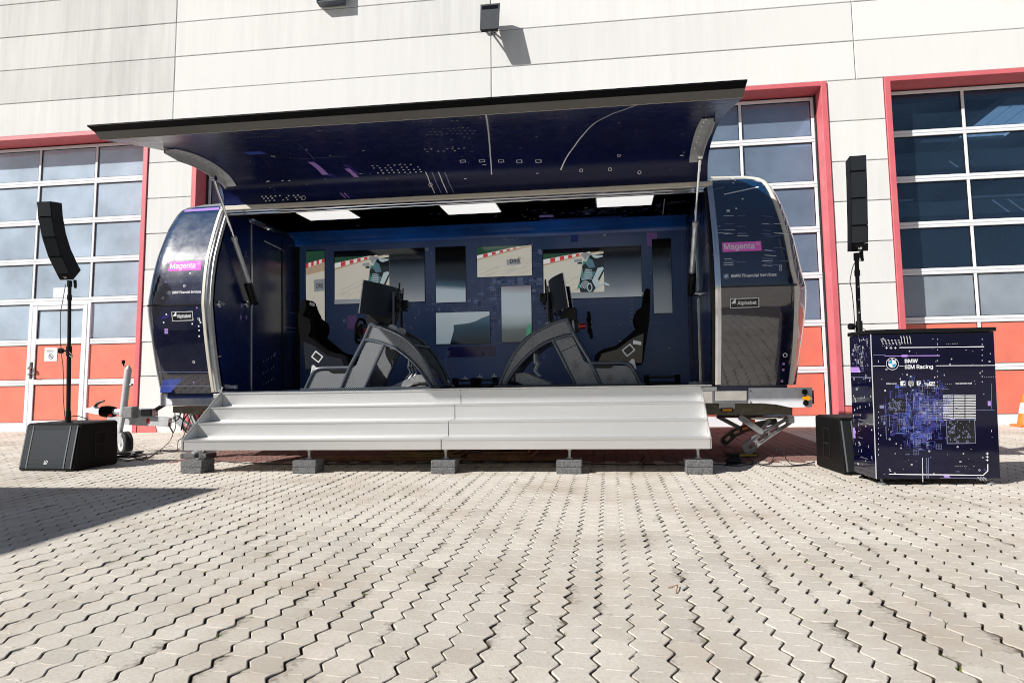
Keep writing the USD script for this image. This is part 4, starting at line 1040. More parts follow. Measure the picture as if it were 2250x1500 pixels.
sc, a, c, b, d = screen('s', 1048, 543, 1170, 606, 'small screen showing a race track board')
P = SP(); F = pic(P, ((a+.003, b+.003), (c-.003, d-.003))); track(P, F, .72, .93, (.55, .36, .25, .18), 26, 4)
P.text(S_ink, 'DRS', a+(c-a)*.595, b+(d-b)*.43, .048, True, .0014, .95); P.text(S_ink, 'D', a+(c-a)*.75, b+(d-b)*.53, .030, True, .0014); P.text(S_line, 'RS', a+(c-a)*.81, b+(d-b)*.53, .024, False, .0014)
P.build(sc, 'picture')
sc, a, c, b, d = screen('s', 957, 544, 1025, 664, 'upright dark screen between the wide left screen and the track screen')
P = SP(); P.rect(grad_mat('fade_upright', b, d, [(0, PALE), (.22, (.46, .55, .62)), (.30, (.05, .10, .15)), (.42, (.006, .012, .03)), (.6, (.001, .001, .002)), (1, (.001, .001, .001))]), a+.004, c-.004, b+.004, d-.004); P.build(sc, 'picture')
sc, a, c, b, d = screen('s', 958, 687, 1078, 754, 'screen low in the middle of the back wall fading from pale to dark')
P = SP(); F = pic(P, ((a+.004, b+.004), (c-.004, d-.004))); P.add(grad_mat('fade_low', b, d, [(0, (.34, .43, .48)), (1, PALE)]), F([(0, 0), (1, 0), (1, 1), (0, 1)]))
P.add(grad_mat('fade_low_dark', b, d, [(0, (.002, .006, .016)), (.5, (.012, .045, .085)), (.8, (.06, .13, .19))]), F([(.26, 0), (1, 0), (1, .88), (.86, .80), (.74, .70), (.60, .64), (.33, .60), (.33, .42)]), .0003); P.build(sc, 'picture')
sc, a, c, b, d = screen('s', 1101, 629, 1170, 751, 'upright screen low on the back wall with a green stripe')
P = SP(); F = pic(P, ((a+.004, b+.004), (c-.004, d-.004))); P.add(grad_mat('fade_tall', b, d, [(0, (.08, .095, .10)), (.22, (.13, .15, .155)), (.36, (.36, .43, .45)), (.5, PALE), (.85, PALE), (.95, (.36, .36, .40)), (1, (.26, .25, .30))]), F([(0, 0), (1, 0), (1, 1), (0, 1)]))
P.add(S_green, F([(.80, .02), (.94, .02), (.97, .20), (.96, .33), (.84, .26)]), .0003); P.add(S_ink, F([(.95, .01), (1, .01), (1, .16)]), .0003); P.build(sc, 'picture')
sc, a, c, b, d = screen('s', 1432, 526, 1478, 688, 'narrow dark screen at the right end of the back wall')
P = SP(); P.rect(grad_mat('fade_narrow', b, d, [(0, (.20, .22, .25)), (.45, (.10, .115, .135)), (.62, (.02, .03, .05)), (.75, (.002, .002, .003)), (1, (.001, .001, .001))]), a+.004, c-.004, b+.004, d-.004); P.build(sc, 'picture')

# chassis: sills, beams, lamps, wheels, drawbar
YS = 6.86
def pane_px(pts, Y, t, m, name, lbl=None, par=None):
    return obj(name, slab(Polygon([tuple(at(x, y, Y)[[0, 2]]) for x, y in pts]), t, 'xz', Y), m, par or trailer, label=lbl)
pane_px([(352, 863), (480, 862), (480, 891), (352, 891)], YS, .03, M_galv, 'sill')
pane_px([(379, 865), (464, 864), (464, 889), (379, 890)], YS-.008, .007, M_chrome, 'sill_cover')
pane_px([(361, 865), (378, 865), (378, 890), (361, 890)], YS-.006, .005, M_white, 'sill_cover')
pane_px([(353, 865), (360, 865), (360, 890), (353, 890)], YS-.004, .004, M_chrome, 'sill_cover')
pane_px([(1540, 856), (1646, 853), (1646, 886), (1540, 886)], YS, .03, M_galv, 'sill')
pane_px([(1571, 859), (1645, 858), (1645, 879), (1571, 880)], YS-.008, .007, M_chrome, 'sill_cover')
pane_px([(1540, 857), (1565, 857), (1565, 885), (1540, 885)], YS-.008, .007, M_chrome, 'sill_cover')
obj('side_lamp_board', slab(Polygon([tuple(at(x, y, 6.80)[[0, 2]]) for x, y in ((1645, 852), (1784.5, 851), (1784.5, 894), (1738, 895), (1705, 888), (1672, 885.5), (1645, 885.5))]), .012, 'xz', 6.80), M_white, trailer)
for x, y in ((1649, 859), (1649, 883)):
    c = at(x, y, 6.80); obj('bolt', cyl(c, c-[0, .006, 0], .010, 8), M_cast, trailer)
c = at(1771, 874, 6.79)
obj('side_lamp', [rbox(c[0]-.03, c[0]+.02, c[1]-.035, c[1]+.01, c[2]-.022, c[2]+.022, .01), cyl(c+[-.012, 0, .055], c+[-.012, -.02, .055], .024), cyl(c+[-.006, 0, -.045], c+[-.006, -.02, -.045], .024)], M_black, trailer)
obj('side_lamp_lens', [cyl(c+[.006, -.03, 0], c+[.006, -.05, 0], .021), cyl(c+[-.025, -.03, .0], c+[-.025, -.042, 0], .016)], M_amber, trailer)
obj('tail_lamp', rbox(at(1785, 858, 6.8)[0], at(1789, 858, 6.8)[0], 6.81, 6.95, at(1787, 887, 6.8)[2], at(1787, 857, 6.8)[2], .004), mat('tail_red', (.20, .01, .01), .2), trailer)
obj('chassis_beam', slab(Polygon([tuple(at(x, y, 6.95)[[0, 2]]) for x, y in ((380, 892), (1741, 886), (1741, 911), (1540, 912), (900, 917), (470, 914), (380, 906))]), .05, 'xz', 6.95), M_oldsteel, trailer)
obj('chassis_beam', box(-4.2, 1.65, 8.45, 8.5, .44, .60), M_oldsteel, trailer)
for x in (-4.1, -3.0, -1.9, -.8, .3, 1.4): obj('cross_member', rbox(x, x+.06, 7.0, 8.45, .47, .60, .005), M_oldsteel, trailer)
obj('underfloor', box(-4.4, 1.6, 6.99, 8.6, .605, .638), M_oldsteel, trailer)
for (x0, y0, x1, y1) in ((1584, 896, 1611, 904), (444, 900, 462, 908)):
    p, q = at(x0, y0, 6.93), at(x1, y1, 6.93)
    obj('marker_lamp', rbox(p[0], q[0], 6.93, 6.949, q[2], p[2], .005), M_black, trailer); obj('marker_lens', rbox(p[0]+.012, q[0]-.012, 6.92, 6.93, q[2]+.006, p[2]-.006, .004), M_amber, trailer)
pane_px([(1580, 886), (1615, 886), (1615, 897), (1580, 897)], 6.94, .008, M_galv, 'lamp_plate')
for i, xp in enumerate((925, 1111)):
    zc = .075+.315; X = at(xp, 990, 7.02)[0]
    for j, yc in enumerate((7.10, 8.40)):
        a = np.linspace(0, 2*PI, 41)[:-1]
        prof = [(.20, -.09), (.28, -.095), (.305, -.075), (.315, -.04), (.315, .04), (.305, .075), (.28, .095), (.20, .09)]
        rings = np.stack([np.c_[X+r*np.cos(a), np.full(40, yc+y), zc+r*np.sin(a)] for r, y in prof])
        rings = np.concatenate([rings, rings[:, :1]], 1)
        w = obj('wheel', grid(rings, True), M_tyre, trailer, smooth=40)
        obj('rim', [tube([(X, yc-.05, zc), (X, yc+.05, zc)], .20, 28), tube([(X, yc-.085, zc), (X, yc-.05, zc)], .06, 16)], M_galv, trailer, smooth=30)
    obj('mudguard', tube([(X+.36*math.cos(q), 7.10, zc+.36*math.sin(q)) for q in np.linspace(.05*PI, .95*PI, 16)], .02, 6), M_black, trailer)
    obj('axle', cyl((X, 7.1, zc), (X, 8.4, zc), .045), M_oldsteel, trailer)

# scissor stabilisers at the right end, one arm pair near, one far
def link(pts, w, Y, t, holes=(), m=M_cast, name='stabiliser_arm'):
    P = [tuple(at(x, y, Y)[[0, 2]]) for x, y in pts]
    s = np.mean([np.linalg.norm(at(x+1, y, Y)-at(x, y, Y)) for x, y in pts])
    ws = np.atleast_1d(w)*s if np.ndim(w) == 0 else np.array(w)*s
    if len(ws) == 1: ws = np.full(len(P), ws[0])
    shape = unary_union([unary_union([Point(P[i]).buffer(ws[i], 8), Point(P[i+1]).buffer(ws[i+1], 8)]).convex_hull for i in range(len(P)-1)])
    hs = []
    for f, L, r in holes:
        tot = np.r_[0, np.cumsum([np.hypot(P[i+1][0]-P[i][0], P[i+1][1]-P[i][1]) for i in range(len(P)-1)])]
        ln = LineString(P)
        p0, p1 = ln.interpolate(max(f-L/2, 0), True), ln.interpolate(min(f+L/2, 1), True)
        hs.append(LineString([p0, p1]).buffer(r*s, 6))
    plate = shape.difference(unary_union(hs)) if hs else shape
    rim = shape.difference(shape.buffer(-2.2*s))
    ms = [slab(plate, t*.5, 'xz', Y+t*.25), slab(rim, t, 'xz', Y)]
    if hs: ms.append(slab(unary_union([h.buffer(1.4*s).difference(h) for h in hs]).intersection(shape), t*.9, 'xz', Y+t*.05))
    return obj(name, ms, m, trailer)
link([(1734, 925), (1686, 953), (1661, 970), (1646, 984)], [8, 11, 12, 13.5], 7.02, .06, ((.15, .14, 3.2), (.38, .10, 4), (.53, .03, 3), (.68, .08, 4.4), (.92, .07, 5.2)))
link([(1629, 918), (1672, 948)], 6.5, 6.99, .03, m=M_cast, name='stabiliser_brace')
link([(1702, 925), (1640, 940), (1612, 952), (1594, 968)], [6, 8, 9, 10], 8.15, .06, ((.55, .08, 3), (.72, .08, 3.5), (.93, .06, 4)), m=M_oldsteel)
link([(1578, 915), (1622, 938)], 4.6, 8.12, .03, m=M_cast, name='stabiliser_brace')
link([(1690, 925), (1668, 950)], 3.4, 7.5, .03, m=M_galv, name='stabiliser_brace')
c = at(1739, 921, 6.99); obj('stabiliser_pivot', [rbox(c[0]-.03, c[0]+.025, 6.97, 7.12, c[2]-.035, c[2]+.03, .008), cyl(c+[0, -.03, 0], c+[0, .05, 0], .012)], M_galv, trailer)
a_, b_ = at(1640, 916, 7.02), at(1725, 915, 7.02)
obj('stabiliser_spindle', [tube([at(1625, 919.5, 7.05), at(1735, 916, 7.05)], .014), tube([at(1575, 914, 7.9), at(1740, 914, 7.9)], .018)], M_chrome, trailer)
link([(415, 905), (430, 940), (437, 975), (441, 990)], [4, 5, 5, 6], 7.15, .05, m=M_galv)
link([(384, 918), (415, 945), (434, 962)], [6, 8, 8], 7.05, .05, ((.5, .3, 3.5),), m=M_galv)

# drawbar, coupling and jockey wheel at the left end
YD = 7.45
def dpx(pts, Y=YD): return [tuple(at(x, y, Y)[[0, 2]]) for x, y in pts]
obj('drawbar', slab(Polygon(dpx([(240, 915), (300, 914), (360, 915), (375, 918), (372, 937), (340, 935), (240, 931)])), .07, 'xz', YD-.035), M_galv, trailer)
obj('drawbar_box', slab(Polygon(dpx([(292, 897), (341, 897), (341, 914), (292, 915)])), .10, 'xz', YD-.05), M_galv, trailer)
obj('drawbar_tube', tube([at(238, 904, YD), at(300, 905, YD)], .036, 14), M_galv, trailer, smooth=30)
obj('drawbar_brace', [tube([at(342, 900, YD), at(372, 882, YD+.1)], .022, 10)], M_black, trailer, smooth=30)
obj('coupling_box', slab(Polygon(dpx([(320, 898), (340, 897), (341, 913), (320, 913)])), .03, 'xz', YD-.085), M_black, trailer)
obj('reflector_sticker', slab(Polygon(dpx([(326, 918), (333, 918), (333, 929), (326, 929)])), .002, 'xz', YD-.0375), M_red, trailer)
obj('coupling_head', [slab(Polygon(dpx([(191, 905), (193, 896), (203, 895), (208, 891), (214, 897), (226, 899), (226, 909), (216, 910), (203, 907)])), .075, 'xz', YD-.035)], M_white, trailer)
obj('coupling_lever', tube([at(209, 893, YD), at(214, 886, YD), at(222, 882, YD), at(229, 880, YD)], [.014, .016, .014, .012], 8), M_black, trailer)
pb = np.array([at(222+i*2.0, 903.5+i*.05, YD) for i in range(16)])
obj('drawbar_bellows', tube(pb, [.034+.022*(i % 2)+.012*math.sin(i/15*PI) for i in range(16)], 14), M_rough_black, trailer)
obj('overrun_red_cap', rbox(*sorted((at(249, 0, YD)[0], at(258, 0, YD)[0])), YD-.05, YD-.02, at(250, 914, YD)[2], at(250, 908, YD)[2], .006), M_red, trailer)
jt, jb = at(282, 810, YD-.1), at(270, 913, YD-.1)
obj('jockey_tube', [tube([jt, jb], .038, 16), tube([jt+(jt-jb)*.0, jt+(jt-jb)*.07], [.030, .012], 12)], M_galv, trailer, smooth=30)
obj('jockey_inner_tube', tube([jb, at(263, 952, YD-.1)], .028, 12), M_galv, trailer, smooth=30)
obj('jockey_crank', [tube([at(282.5, 803, YD-.1), at(280, 804, YD-.1), at(272, 803.5, YD-.1), at(270.5, 797, YD-.1)], .008, 8), tube([at(271, 799, YD-.1), at(271, 791, YD-.1)], .018, 10)], M_black, trailer)
obj('jockey_clamp', [rbox(jb[0]+.02, jb[0]+.14, YD-.14, YD-.02, jb[2]-.03, jb[2]+.10, .01), tube([at(281, 846, YD-.1), at(290, 844.5, YD-.1)], .016, 8)], M_cast, trailer)
wc = at(274, 974, YD-.12); R_ = wc[2]
wc[2] = R_ = max(R_, .1)
def jwheel(r0, r1, w, m, nm):
    P = []
    a = np.linspace(0, 2*PI, 33)
    ax = np.array([.55, .83, 0]); e = np.array([.83, -.55, 0])
    rings = [wc + ax*q + (np.cos(a)[:, None]*e + np.sin(a)[:, None]*np.array([0, 0, 1]))*r for q, r in ((-w, r0), (-w, r1-.008), (-w*.8, r1), (-w*.3, r1), (-w*.25, r1-.012), (w*.25, r1-.012), (w*.3, r1), (w*.8, r1), (w, r1-.008), (w, r0))]
    obj(nm, grid(np.stack(rings)), m, trailer, smooth=35)
jwheel(R_*.62, R_, .045, M_tyre, 'jockey_wheel'); ax = np.array([.55, .83, 0])
obj('jockey_rim', [tube([wc-ax*.030, wc+ax*.03], R_*.60, 24), tube([wc-ax*.043, wc-ax*.028], [R_*.64, R_*.66], 24), tube([wc-ax*.055, wc-ax*.03], R_*.2, 12)], M_galv, trailer, smooth=30)
obj('jockey_fork', hull([tuple(at(x, y, YD-.17)+np.array([0, d, 0])) for x, y in ((257, 952), (268, 950), (275, 978), (269, 981), (258, 972)) for d in (0, .012)]), M_galv, trailer)
tz = lambda x, y, Y: at(x, y, Y)
for k, pts in enumerate((((400, 892), (392, 920), (372, 930), (380, 950)), ((408, 892), (404, 915), (402, 940), (420, 955)), ((425, 895), (404, 922), (398, 945)))):
    obj('trailer_cable', tube(spline([at(x, y, 6.98) for x, y in pts], 6), .007, 6), M_cable, trailer)

# ------------------------------------------------------------------ aluminium steps in two halves
SYS = [5.92, 6.20, 6.48, 6.76]
SZS = [.294, .424, .556, .686]
XC = at(985, 930, 6.2)[0]
xl = lambda Y: -3.745-.13*(Y-5.92)
xr = lambda Y: .80+.05*(Y-5.92)
def steps(name, left, label):
    t = thing(name, label, 'steps', group=None)
    a = (lambda Y: xl(Y)) if left else (lambda Y: XC+.003)
    b = (lambda Y: XC-.003) if left else (lambda Y: xr(Y))
    def sheet(y0, z0, y1, z1, y2, z2, th=.006):
        """A bent sheet: tread from (y0) to (y1), then riser up to z2, with a small folded nosing."""
        P = [(y0, z0), (y1-.012, z1), (y1-.003, z1+.004), (y1, z1+.014), (y2, z2-.006), (y2+.004, z2)]
        fr = grid(np.stack([np.array([(a(y), y, z) for y, z in P]), np.array([(b(y), y, z) for y, z in P])]), False)
        bk = grid(np.stack([np.array([(a(y), y+th*.4, z-th) for y, z in P]), np.array([(b(y), y+th*.4, z-th) for y, z in P])]), True)
        return [fr, bk]
    A, B = a(5.92), b(5.92)
    obj('front_board', [rbox(A, B, 5.92, 5.945, .206, .292, .004)], M_alu, t)
    for k in range(3):
        obj('tread', sheet(SYS[k], SZS[k], SYS[k+1], SZS[k]+.003, SYS[k+1], SZS[k+1]), M_alu, t, smooth=25)
        y, z = SYS[k], SZS[k]
        obj('nosing', hull([(x, yy, zz_) for x, yy in ((a(y), y-.006), (b(y), y-.006), (a(y), y+.02), (b(y), y+.02)) for zz_ in (z-.008, z+.001)]), M_alu, t)
    obj('top_edge', hull([(x, yy, zz_) for x, yy in ((a(6.76), 6.752), (b(6.76), 6.752), (a(6.76), 6.79), (b(6.76), 6.79)) for zz_ in (SZS[3]-.008, SZS[3]+.003)]), M_alu, t)
    def plate(X, th, extra=0):
        zig_ = [(5.925, .208), (5.925, .296), (6.755, .69), (6.80, .69), (6.80, .60), (6.10, .208)]
        m = slab(Polygon(zig_), th, 'yz', 0.0)
        v = m.vertices.copy(); v[:, 0] += np.array([X(y) for y in v[:, 1]]); m.vertices = v
        return m
    if left:
        obj('side_plate', plate(lambda Y: xl(Y)-.012, .010), M_alu, t)
        e = [(xl(5.92)-.014, 5.918, .206), (xl(5.92)-.014, 5.918, .296), (xl(6.76)-.014, 6.75, .692), (xl(6.8)-.014, 6.79, .75)]
        obj('side_edge', [tube(e, .009, 6)], M_alu, t)
    else:
        m = plate(lambda Y: xr(Y)+.002, .006)
        obj('side_plate', m, M_alu, t)
    xs = [at(p, 1000, 6.0)[0] for p in ((434, 675) if left else (977, 1251, 1535))]
    for x in xs:
        obj('support_leg', [tube([(x, 6.04, .115), (x, 6.04, .215)], .0105, 10), tube([(x, 6.04, .118), (x, 6.04, .124)], .028, 14), tube([(x, 6.04, .185), (x, 6.04, .2)], .018, 6)], M_galv, t, smooth=30)
    return t
steps('boarding_steps', True, 'left half of the bare aluminium steps in front of the trailer')
steps('boarding_steps', False, 'right half of the bare aluminium steps in front of the trailer')
words = ['leftmost', 'second from left', 'middle', 'second from right', 'rightmost']
for i, p in enumerate((431, 675, 977, 1251, 1534)):
    c = at(p, 1000, 6.02)[0]; rz = (-4, 1, 0, -1, .5)[i]; rzr = math.radians(rz)
    for k in (0, 1):
        bt = thing('concrete_block', '%s speckled grey block under the %s leg of the steps' % (('lower', 'upper')[k], words[i]), 'block', (c, 6.045, k*.057), rz+(1.5 if k else 0))
        obj('block', turned(rbox(-.105, .105, -.10, .10, .0, .056, .005), 0, [0, 0, 1]), M_granite, bt)
# boards under the wheels
def board(x0, x1, y0, y1, z0, z1, label, m, rz=0):
    t = thing('wooden_board', label, 'board', ((x0+x1)/2, (y0+y1)/2, z0), rz)
    obj('board', rbox((x0-x1)/2, (x1-x0)/2, (y0-y1)/2, (y1-y0)/2, 0, z1-z0, .004), m, t)
X1, X2 = at(930, 1000, 7.1)[0], at(1111, 1000, 7.1)[0]
board(at(690, 1005, 6.9)[0], at(1245, 1005, 6.9)[0], 6.83, 7.03, .002, .032, 'long thin brown plank lying flat along under the wheels', M_wood, .6)
board(X1-.33, X1+.43, 6.86, 7.34, .034, .055, 'lower chipboard panel under the left trailer wheel', M_ply, 1)
board(X1-.30, X1+.36, 6.90, 7.32, .057, .078, 'upper chipboard panel touching the left trailer wheel', M_ply, -2)
board(X2-.34, X2+.30, 6.84, 7.30, .034, .055, 'lower reddish board under the right trailer wheel', M_wood, -1.5)
board(X2-.20, X2+.24, 6.89, 7.31, .057, .078, 'upper reddish board touching the right trailer wheel', M_wood, 2)

# ------------------------------------------------------------------ loudspeakers
def subwoofer(name, label, loc, rz, side):
    t = thing(name, label, 'subwoofer', loc, rz)
    W, Dp, H = .60, .56, .44
    prof = Polygon([(-.005, .012), (.005, .0), (Dp-.01, .0), (Dp, .01), (Dp, H-.012), (Dp-.012, H), (.10, H), (.085, H-.012), (.018, .10)])
    lo = slab(prof, W-.05, 'yz', -(W-.05)/2)
    s2 = slab(affinity.scale(prof, .975, .95, origin=(Dp/2+.02, H/2)), W, 'yz', -W/2)
    obj('cabinet', hull(np.vstack([lo.vertices, s2.vertices])), M_rough_black, t)
    fl = lambda z: np.interp(z, [.03, .10, H-.03], [.008, .022, .092])
    zs = np.linspace(.028, H-.022, 10)
    def face(x0, x1, d): return grid(np.stack([np.c_[np.full(10, x0), fl(zs)-d, zs], np.c_[np.full(10, x1), fl(zs)-d, zs]]))
    obj('front_grille', face(-.20, .20, .0165), M_grille, t)
    for s in (-1, 1):
        obj('grille_rib', [face(s*.205-.006, s*.205+.006, .021), face(s*.28-.006, s*.28+.006, .017)], mat('grille_rib_grey' if numbered('/World/Looks/grille_rib_grey') == '/World/Looks/grille_rib_grey' else 'grille_rib_grey_b%d%d' % (side+1, s+1), (.13, .145, .16), .35), t)
        obj('port_grille', face(min(s*.213, s*.272), max(s*.213, s*.272), .0155), M_grille, t)
    lg = Print(on_plane((0, 0, 0), (1, 0, 0), (0, .18, .98), (0, -1, 0)))
    zz0 = .075
    lg.S = lambda u, v, w: np.c_[u, fl(v)-.0175-w, v]
    lg.text(M_print_white, 'LD', -.018, zz0, .024, True); lg.rect(M_print_white, -.018, .018, zz0-.012, zz0-.008)
    lg.build(t, 'printed_mark')
    for s in (-1, 1):
        hx = s*W/2
        y0 = .33
        obj('handle_recess', [rbox(hx-.004*s-.002, hx-.004*s+.002+.001*s, y0-.055, y0+.055, .10, .34, .001)], M_print_black, t)
        obj('handle', [rbox(hx-.012, hx+.006, y0-.055, y0+.055, .212, .228, .004), rbox(hx-.004, hx+.004, y0-.058, y0+.058, .335, .345, .002), rbox(hx-.004, hx+.004, y0-.058, y0+.058, .095, .105, .002), rbox(hx-.004, hx+.004, y0-.066, y0-.055, .095, .345, .002), rbox(hx-.004, hx+.004, y0+.055, y0+.066, .095, .345, .002)], M_black, t)
    for x in (-.24, .24):
        for y in (.08, .48):
            obj('foot', cyl((x, y, -.0), (x, y, .012), .02, 10), M_black, t)
    obj('pole_socket', cyl((0, .26, H-.002), (0, .26, H+.006), .04), M_black, t)
    return t
def pole(name, label, base, top, knob_z, sx):
    t = thing(name, label, 'speaker pole', base)
    h = top-base[2]
    obj('lower_tube', tube([(0, 0, 0), (0, 0, h*knob_z)], .0195, 16), M_black, t, smooth=30)
    obj('upper_tube', tube([(0, 0, h*knob_z), (0, 0, h)], .0165, 16), M_black, t, smooth=30)
    for z0, z1, r in ((h*knob_z-.05, h*knob_z+.045, .026), (.0, .1, .024), (h-.06, h, .023), (h-.19, h-.14, .022)):
        obj('collar', tube([(0, 0, z0), (0, 0, z1)], r, 14), M_black, t, smooth=30)
    obj('knob', [tube([(0, 0, h*knob_z), (-.06*sx, -.02, h*knob_z)], .010, 8), tube([(-.05*sx, -.016, h*knob_z), (-.085*sx, -.028, h*knob_z)], .026, 12)], M_black, t, smooth=30)
    obj('locking_pin', tube([(.015, -.015, h*knob_z-.045), (.05, -.02, h*knob_z-.07), (.055, -.02, h*knob_z-.045), (.02, -.02, h*knob_z-.015)], .004, 6), M_cast, t)
    if sx > 0 and base[0] > 0:
        obj('pin_hole', [cyl((0, -.0155, h*q), (0, -.0175, h*q), .006, 8) for q in (.55, .63, .71, .79, .87)], M_galv, t)
    return t
def column(name, label, loc, rz, tilts, lens, w=.135, d=.17):
    """A column of stacked cabinets, bottom first, each tilted about its lower front edge."""
    t = thing(name, label, 'speaker', loc, rz)
    p = np.array([0.0, 0.0]); a0 = tilts[0]
    for k, (tl, L) in enumerate(zip(tilts, lens)):
        q = math.radians(tl)
        u = np.array([math.sin(q)*-1, math.cos(q)]); n = np.array([-u[1], u[0]])      # u up along the front, n towards the front (-y)
        f0 = p; f1 = p + u*(L-.004); b0 = f0 - n*-1*0
        pts = []
        for x in (-w/2, w/2):
            for e, g in ((f0, 0), (f1, 0)):
                for dd in (0.004, d):
                    y, z = e - n*dd
                    pts.append((x*(1 if dd < .1 else .86), y, z))
        obj('cabinet', hull(pts), M_rough_black, t)
        if k > 0 or L > .1:
            g = [(x, *(e + n*.001 - n*dd)) for x in (-w/2+.004, w/2-.004) for e in (f0+u*.005, f1-u*.005) for dd in (0, .006)]
            obj('grille', hull(g), M_grille, t)
        p = p + u*L
    f = Print(lambda u_, v_, w_: np.c_[u_, -np.asarray(w_)*1.0+0*np.asarray(u_)-.001-np.asarray(v_)*math.tan(math.radians(a0)), v_])
    f.text(M_print_white, 'LD', -.012, .015, .016, True); f.build(t, 'printed_mark')
    obj('bottom_plug', tube([(.03, .08, .01), (.035, .08, -.05), (.04, .075, -.07)], [.016, .014, .010], 8), M_black, t)
    return t
# left set
sl = atZ(94, 1036)
subl = subwoofer('subwoofer', 'black subwoofer with grey grilles standing near the drawbar', (-5.235, 6.08, 0), -4, 0)
c = math.radians(-4)
pxy = (-5.235 - math.sin(c)*.26, 6.08 + math.cos(c)*.26)
zt = at(144, 617, pxy[1])[2]
pole('speaker_pole', 'black telescopic pole rising from the subwoofer near the drawbar', (pxy[0], pxy[1], .446), zt, .50, 1)
column('column_speaker', 'curved black column speaker leaning in front of the hazy door', (pxy[0]-.01, pxy[1]-.03, zt+.002), 4, (42, 38, 27, 16, 8), (.075, .19, .19, .19, .145))
# right set, behind the counter
subr = subwoofer('subwoofer', 'black subwoofer half hidden behind the counter', (2.105, 5.93, 0), 5.5, 1)
c = math.radians(5.5)
pxy = (2.105 - math.sin(c)*.26, 5.93 + math.cos(c)*.26)
zt = at(1882, 556, pxy[1])[2]
pole('speaker_pole', 'black telescopic pole with pin holes rising behind the counter', (at(1885, 640, pxy[1])[0], pxy[1], .446), zt, .545, 1)
column('column_speaker', 'straight black column speaker on its pole above the counter', (at(1882, 556, pxy[1])[0], pxy[1]-.08, zt+.002), -4, (9, 7, 4, 2, 0), (.065, .145, .22, .22, .13), .125)
def cable(pts, label, r=.0045, k=8):
    return obj('cable', tube(spline(pts, k), r, 7), M_cable, None, smooth=40, label=label, cat='cable')
yl = subl
cable([at(144, 625, 6.38), at(138, 660, 6.36), at(133, 690, 6.36), at(133, 745, 6.36), at(135, 775, 6.38), at(139, 815, 6.39), at(139, 870, 6.39), at(143, 922, 6.39)], 'thin cable running down the speaker pole near the drawbar', .0035)
cable([at(1886, 560, 6.24), at(1893, 572, 6.24), at(1880, 576, 6.24), at(1873, 590, 6.24), at(1868, 618, 6.24), at(1872, 640, 6.24), at(1876, 680, 6.24), at(1879, 728, 6.24)], 'thin cable hanging beside the speaker pole above the counter', .0035)
ZT = .446
cable([at(153, 927, 6.45), at(153, 919, 6.45), at(160, 914, 6.5), at(172, 914, 6.55), at(186, 918, 6.6), at(194, 921, 6.65), at(185, 923, 6.7)], 'short cable looping over the top of the subwoofer near the drawbar')
cable([at(195, 905, 7.44), at(193, 912, 7.42), at(196, 920, 7.4), at(203, 926, 7.38)], 'thin cable hanging down from the coupling head', .0035)
cable([at(1862, 914, 6.4), at(1866, 911, 6.4), at(1874, 914, 6.35), at(1884, 917, 6.3)], 'short cable curling on top of the subwoofer behind the counter')
G = lambda x, y, z=.006: atZ(x, y, z)
cable([G(262, 1010), G(285, 1012), G(300, 1002, .02), G(296, 998, .02), G(300, 1008), G(320, 1008), G(345, 994), G(372, 970, .08), at(380, 952, 6.95), at(386, 935, 6.97), at(384, 905, 6.97)], 'cable rising from the paving to the underside of the trailer')
cable([G(300, 1010), G(330, 1002), G(350, 990), G(385, 991), G(390, 980, .03), at(392, 968, 6.9), at(402, 960, 6.95), at(410, 940, 6.95), at(425, 900, 6.96)], 'second cable from the coil to the left trailer jack')
cable([G(440, 1003), G(480, 1012), G(560, 1017), G(640, 1019), G(900, 1018), G(1180, 1015), G(1350, 1020), G(1500, 1020), G(1560, 1019), G(1600, 1021)], 'long cable lying along the paving under the steps')
cable([G(1402, 1021), G(1410, 1012, .03), G(1416, 1003, .07), G(1413, 1002, .07), G(1410, 1010, .03), G(1414, 1018), G(1440, 1019)], 'small upright cable loop on the red paving')
cable([G(1595, 1019), G(1630, 1017), G(1660, 1020), G(1690, 1018), G(1700, 1004, .02), at(1705, 990, 6.75), at(1712, 986, 6.75), at(1722, 994, 6.7), G(1730, 1012), G(1745, 1021), G(1770, 1019), G(1790, 1014)], 'cable arching over the paving toward the counter')
cable([G(1590, 1021), G(1625, 1023), G(1660, 1016), G(1680, 1022), G(1730, 1024), G(1790, 1020)], 'flat tangle of cable lying left of the counter')
tp = at(1612, 1016, 6.42)
pt = thing('cable_plug', 'black round plug lying on the paving beside the rightmost block', 'plug', (atZ(1612, 1020)[0], atZ(1612, 1020)[1], .0), 20)
obj('plug_body', [tube([(-.07, 0, .03), (-.03, 0, .035), (.04, 0, .035), (.06, 0, .03)], [.018, .034, .036, .030], 12)], M_black, pt, smooth=30)
co = atZ(268, 1008)
coil = []
for k in range(9):
    q = np.linspace(0, 2*PI, 30)[:-1]; r = rnd.uniform(.10, .16)
    coil.append(tube(np.c_[co[0]+.03+rnd.uniform(-.02, .02)+r*1.25*np.cos(q), co[1]+.02+rnd.uniform(-.03, .03)+r*np.sin(q), .008+k*.007+.012*np.sin(q+k)], .0055, 6, closed=True))
obj('cable_coil', coil, M_cable, None, smooth=40, label='coil of black cable on the paving behind the left subwoofer', cat='cable coil')

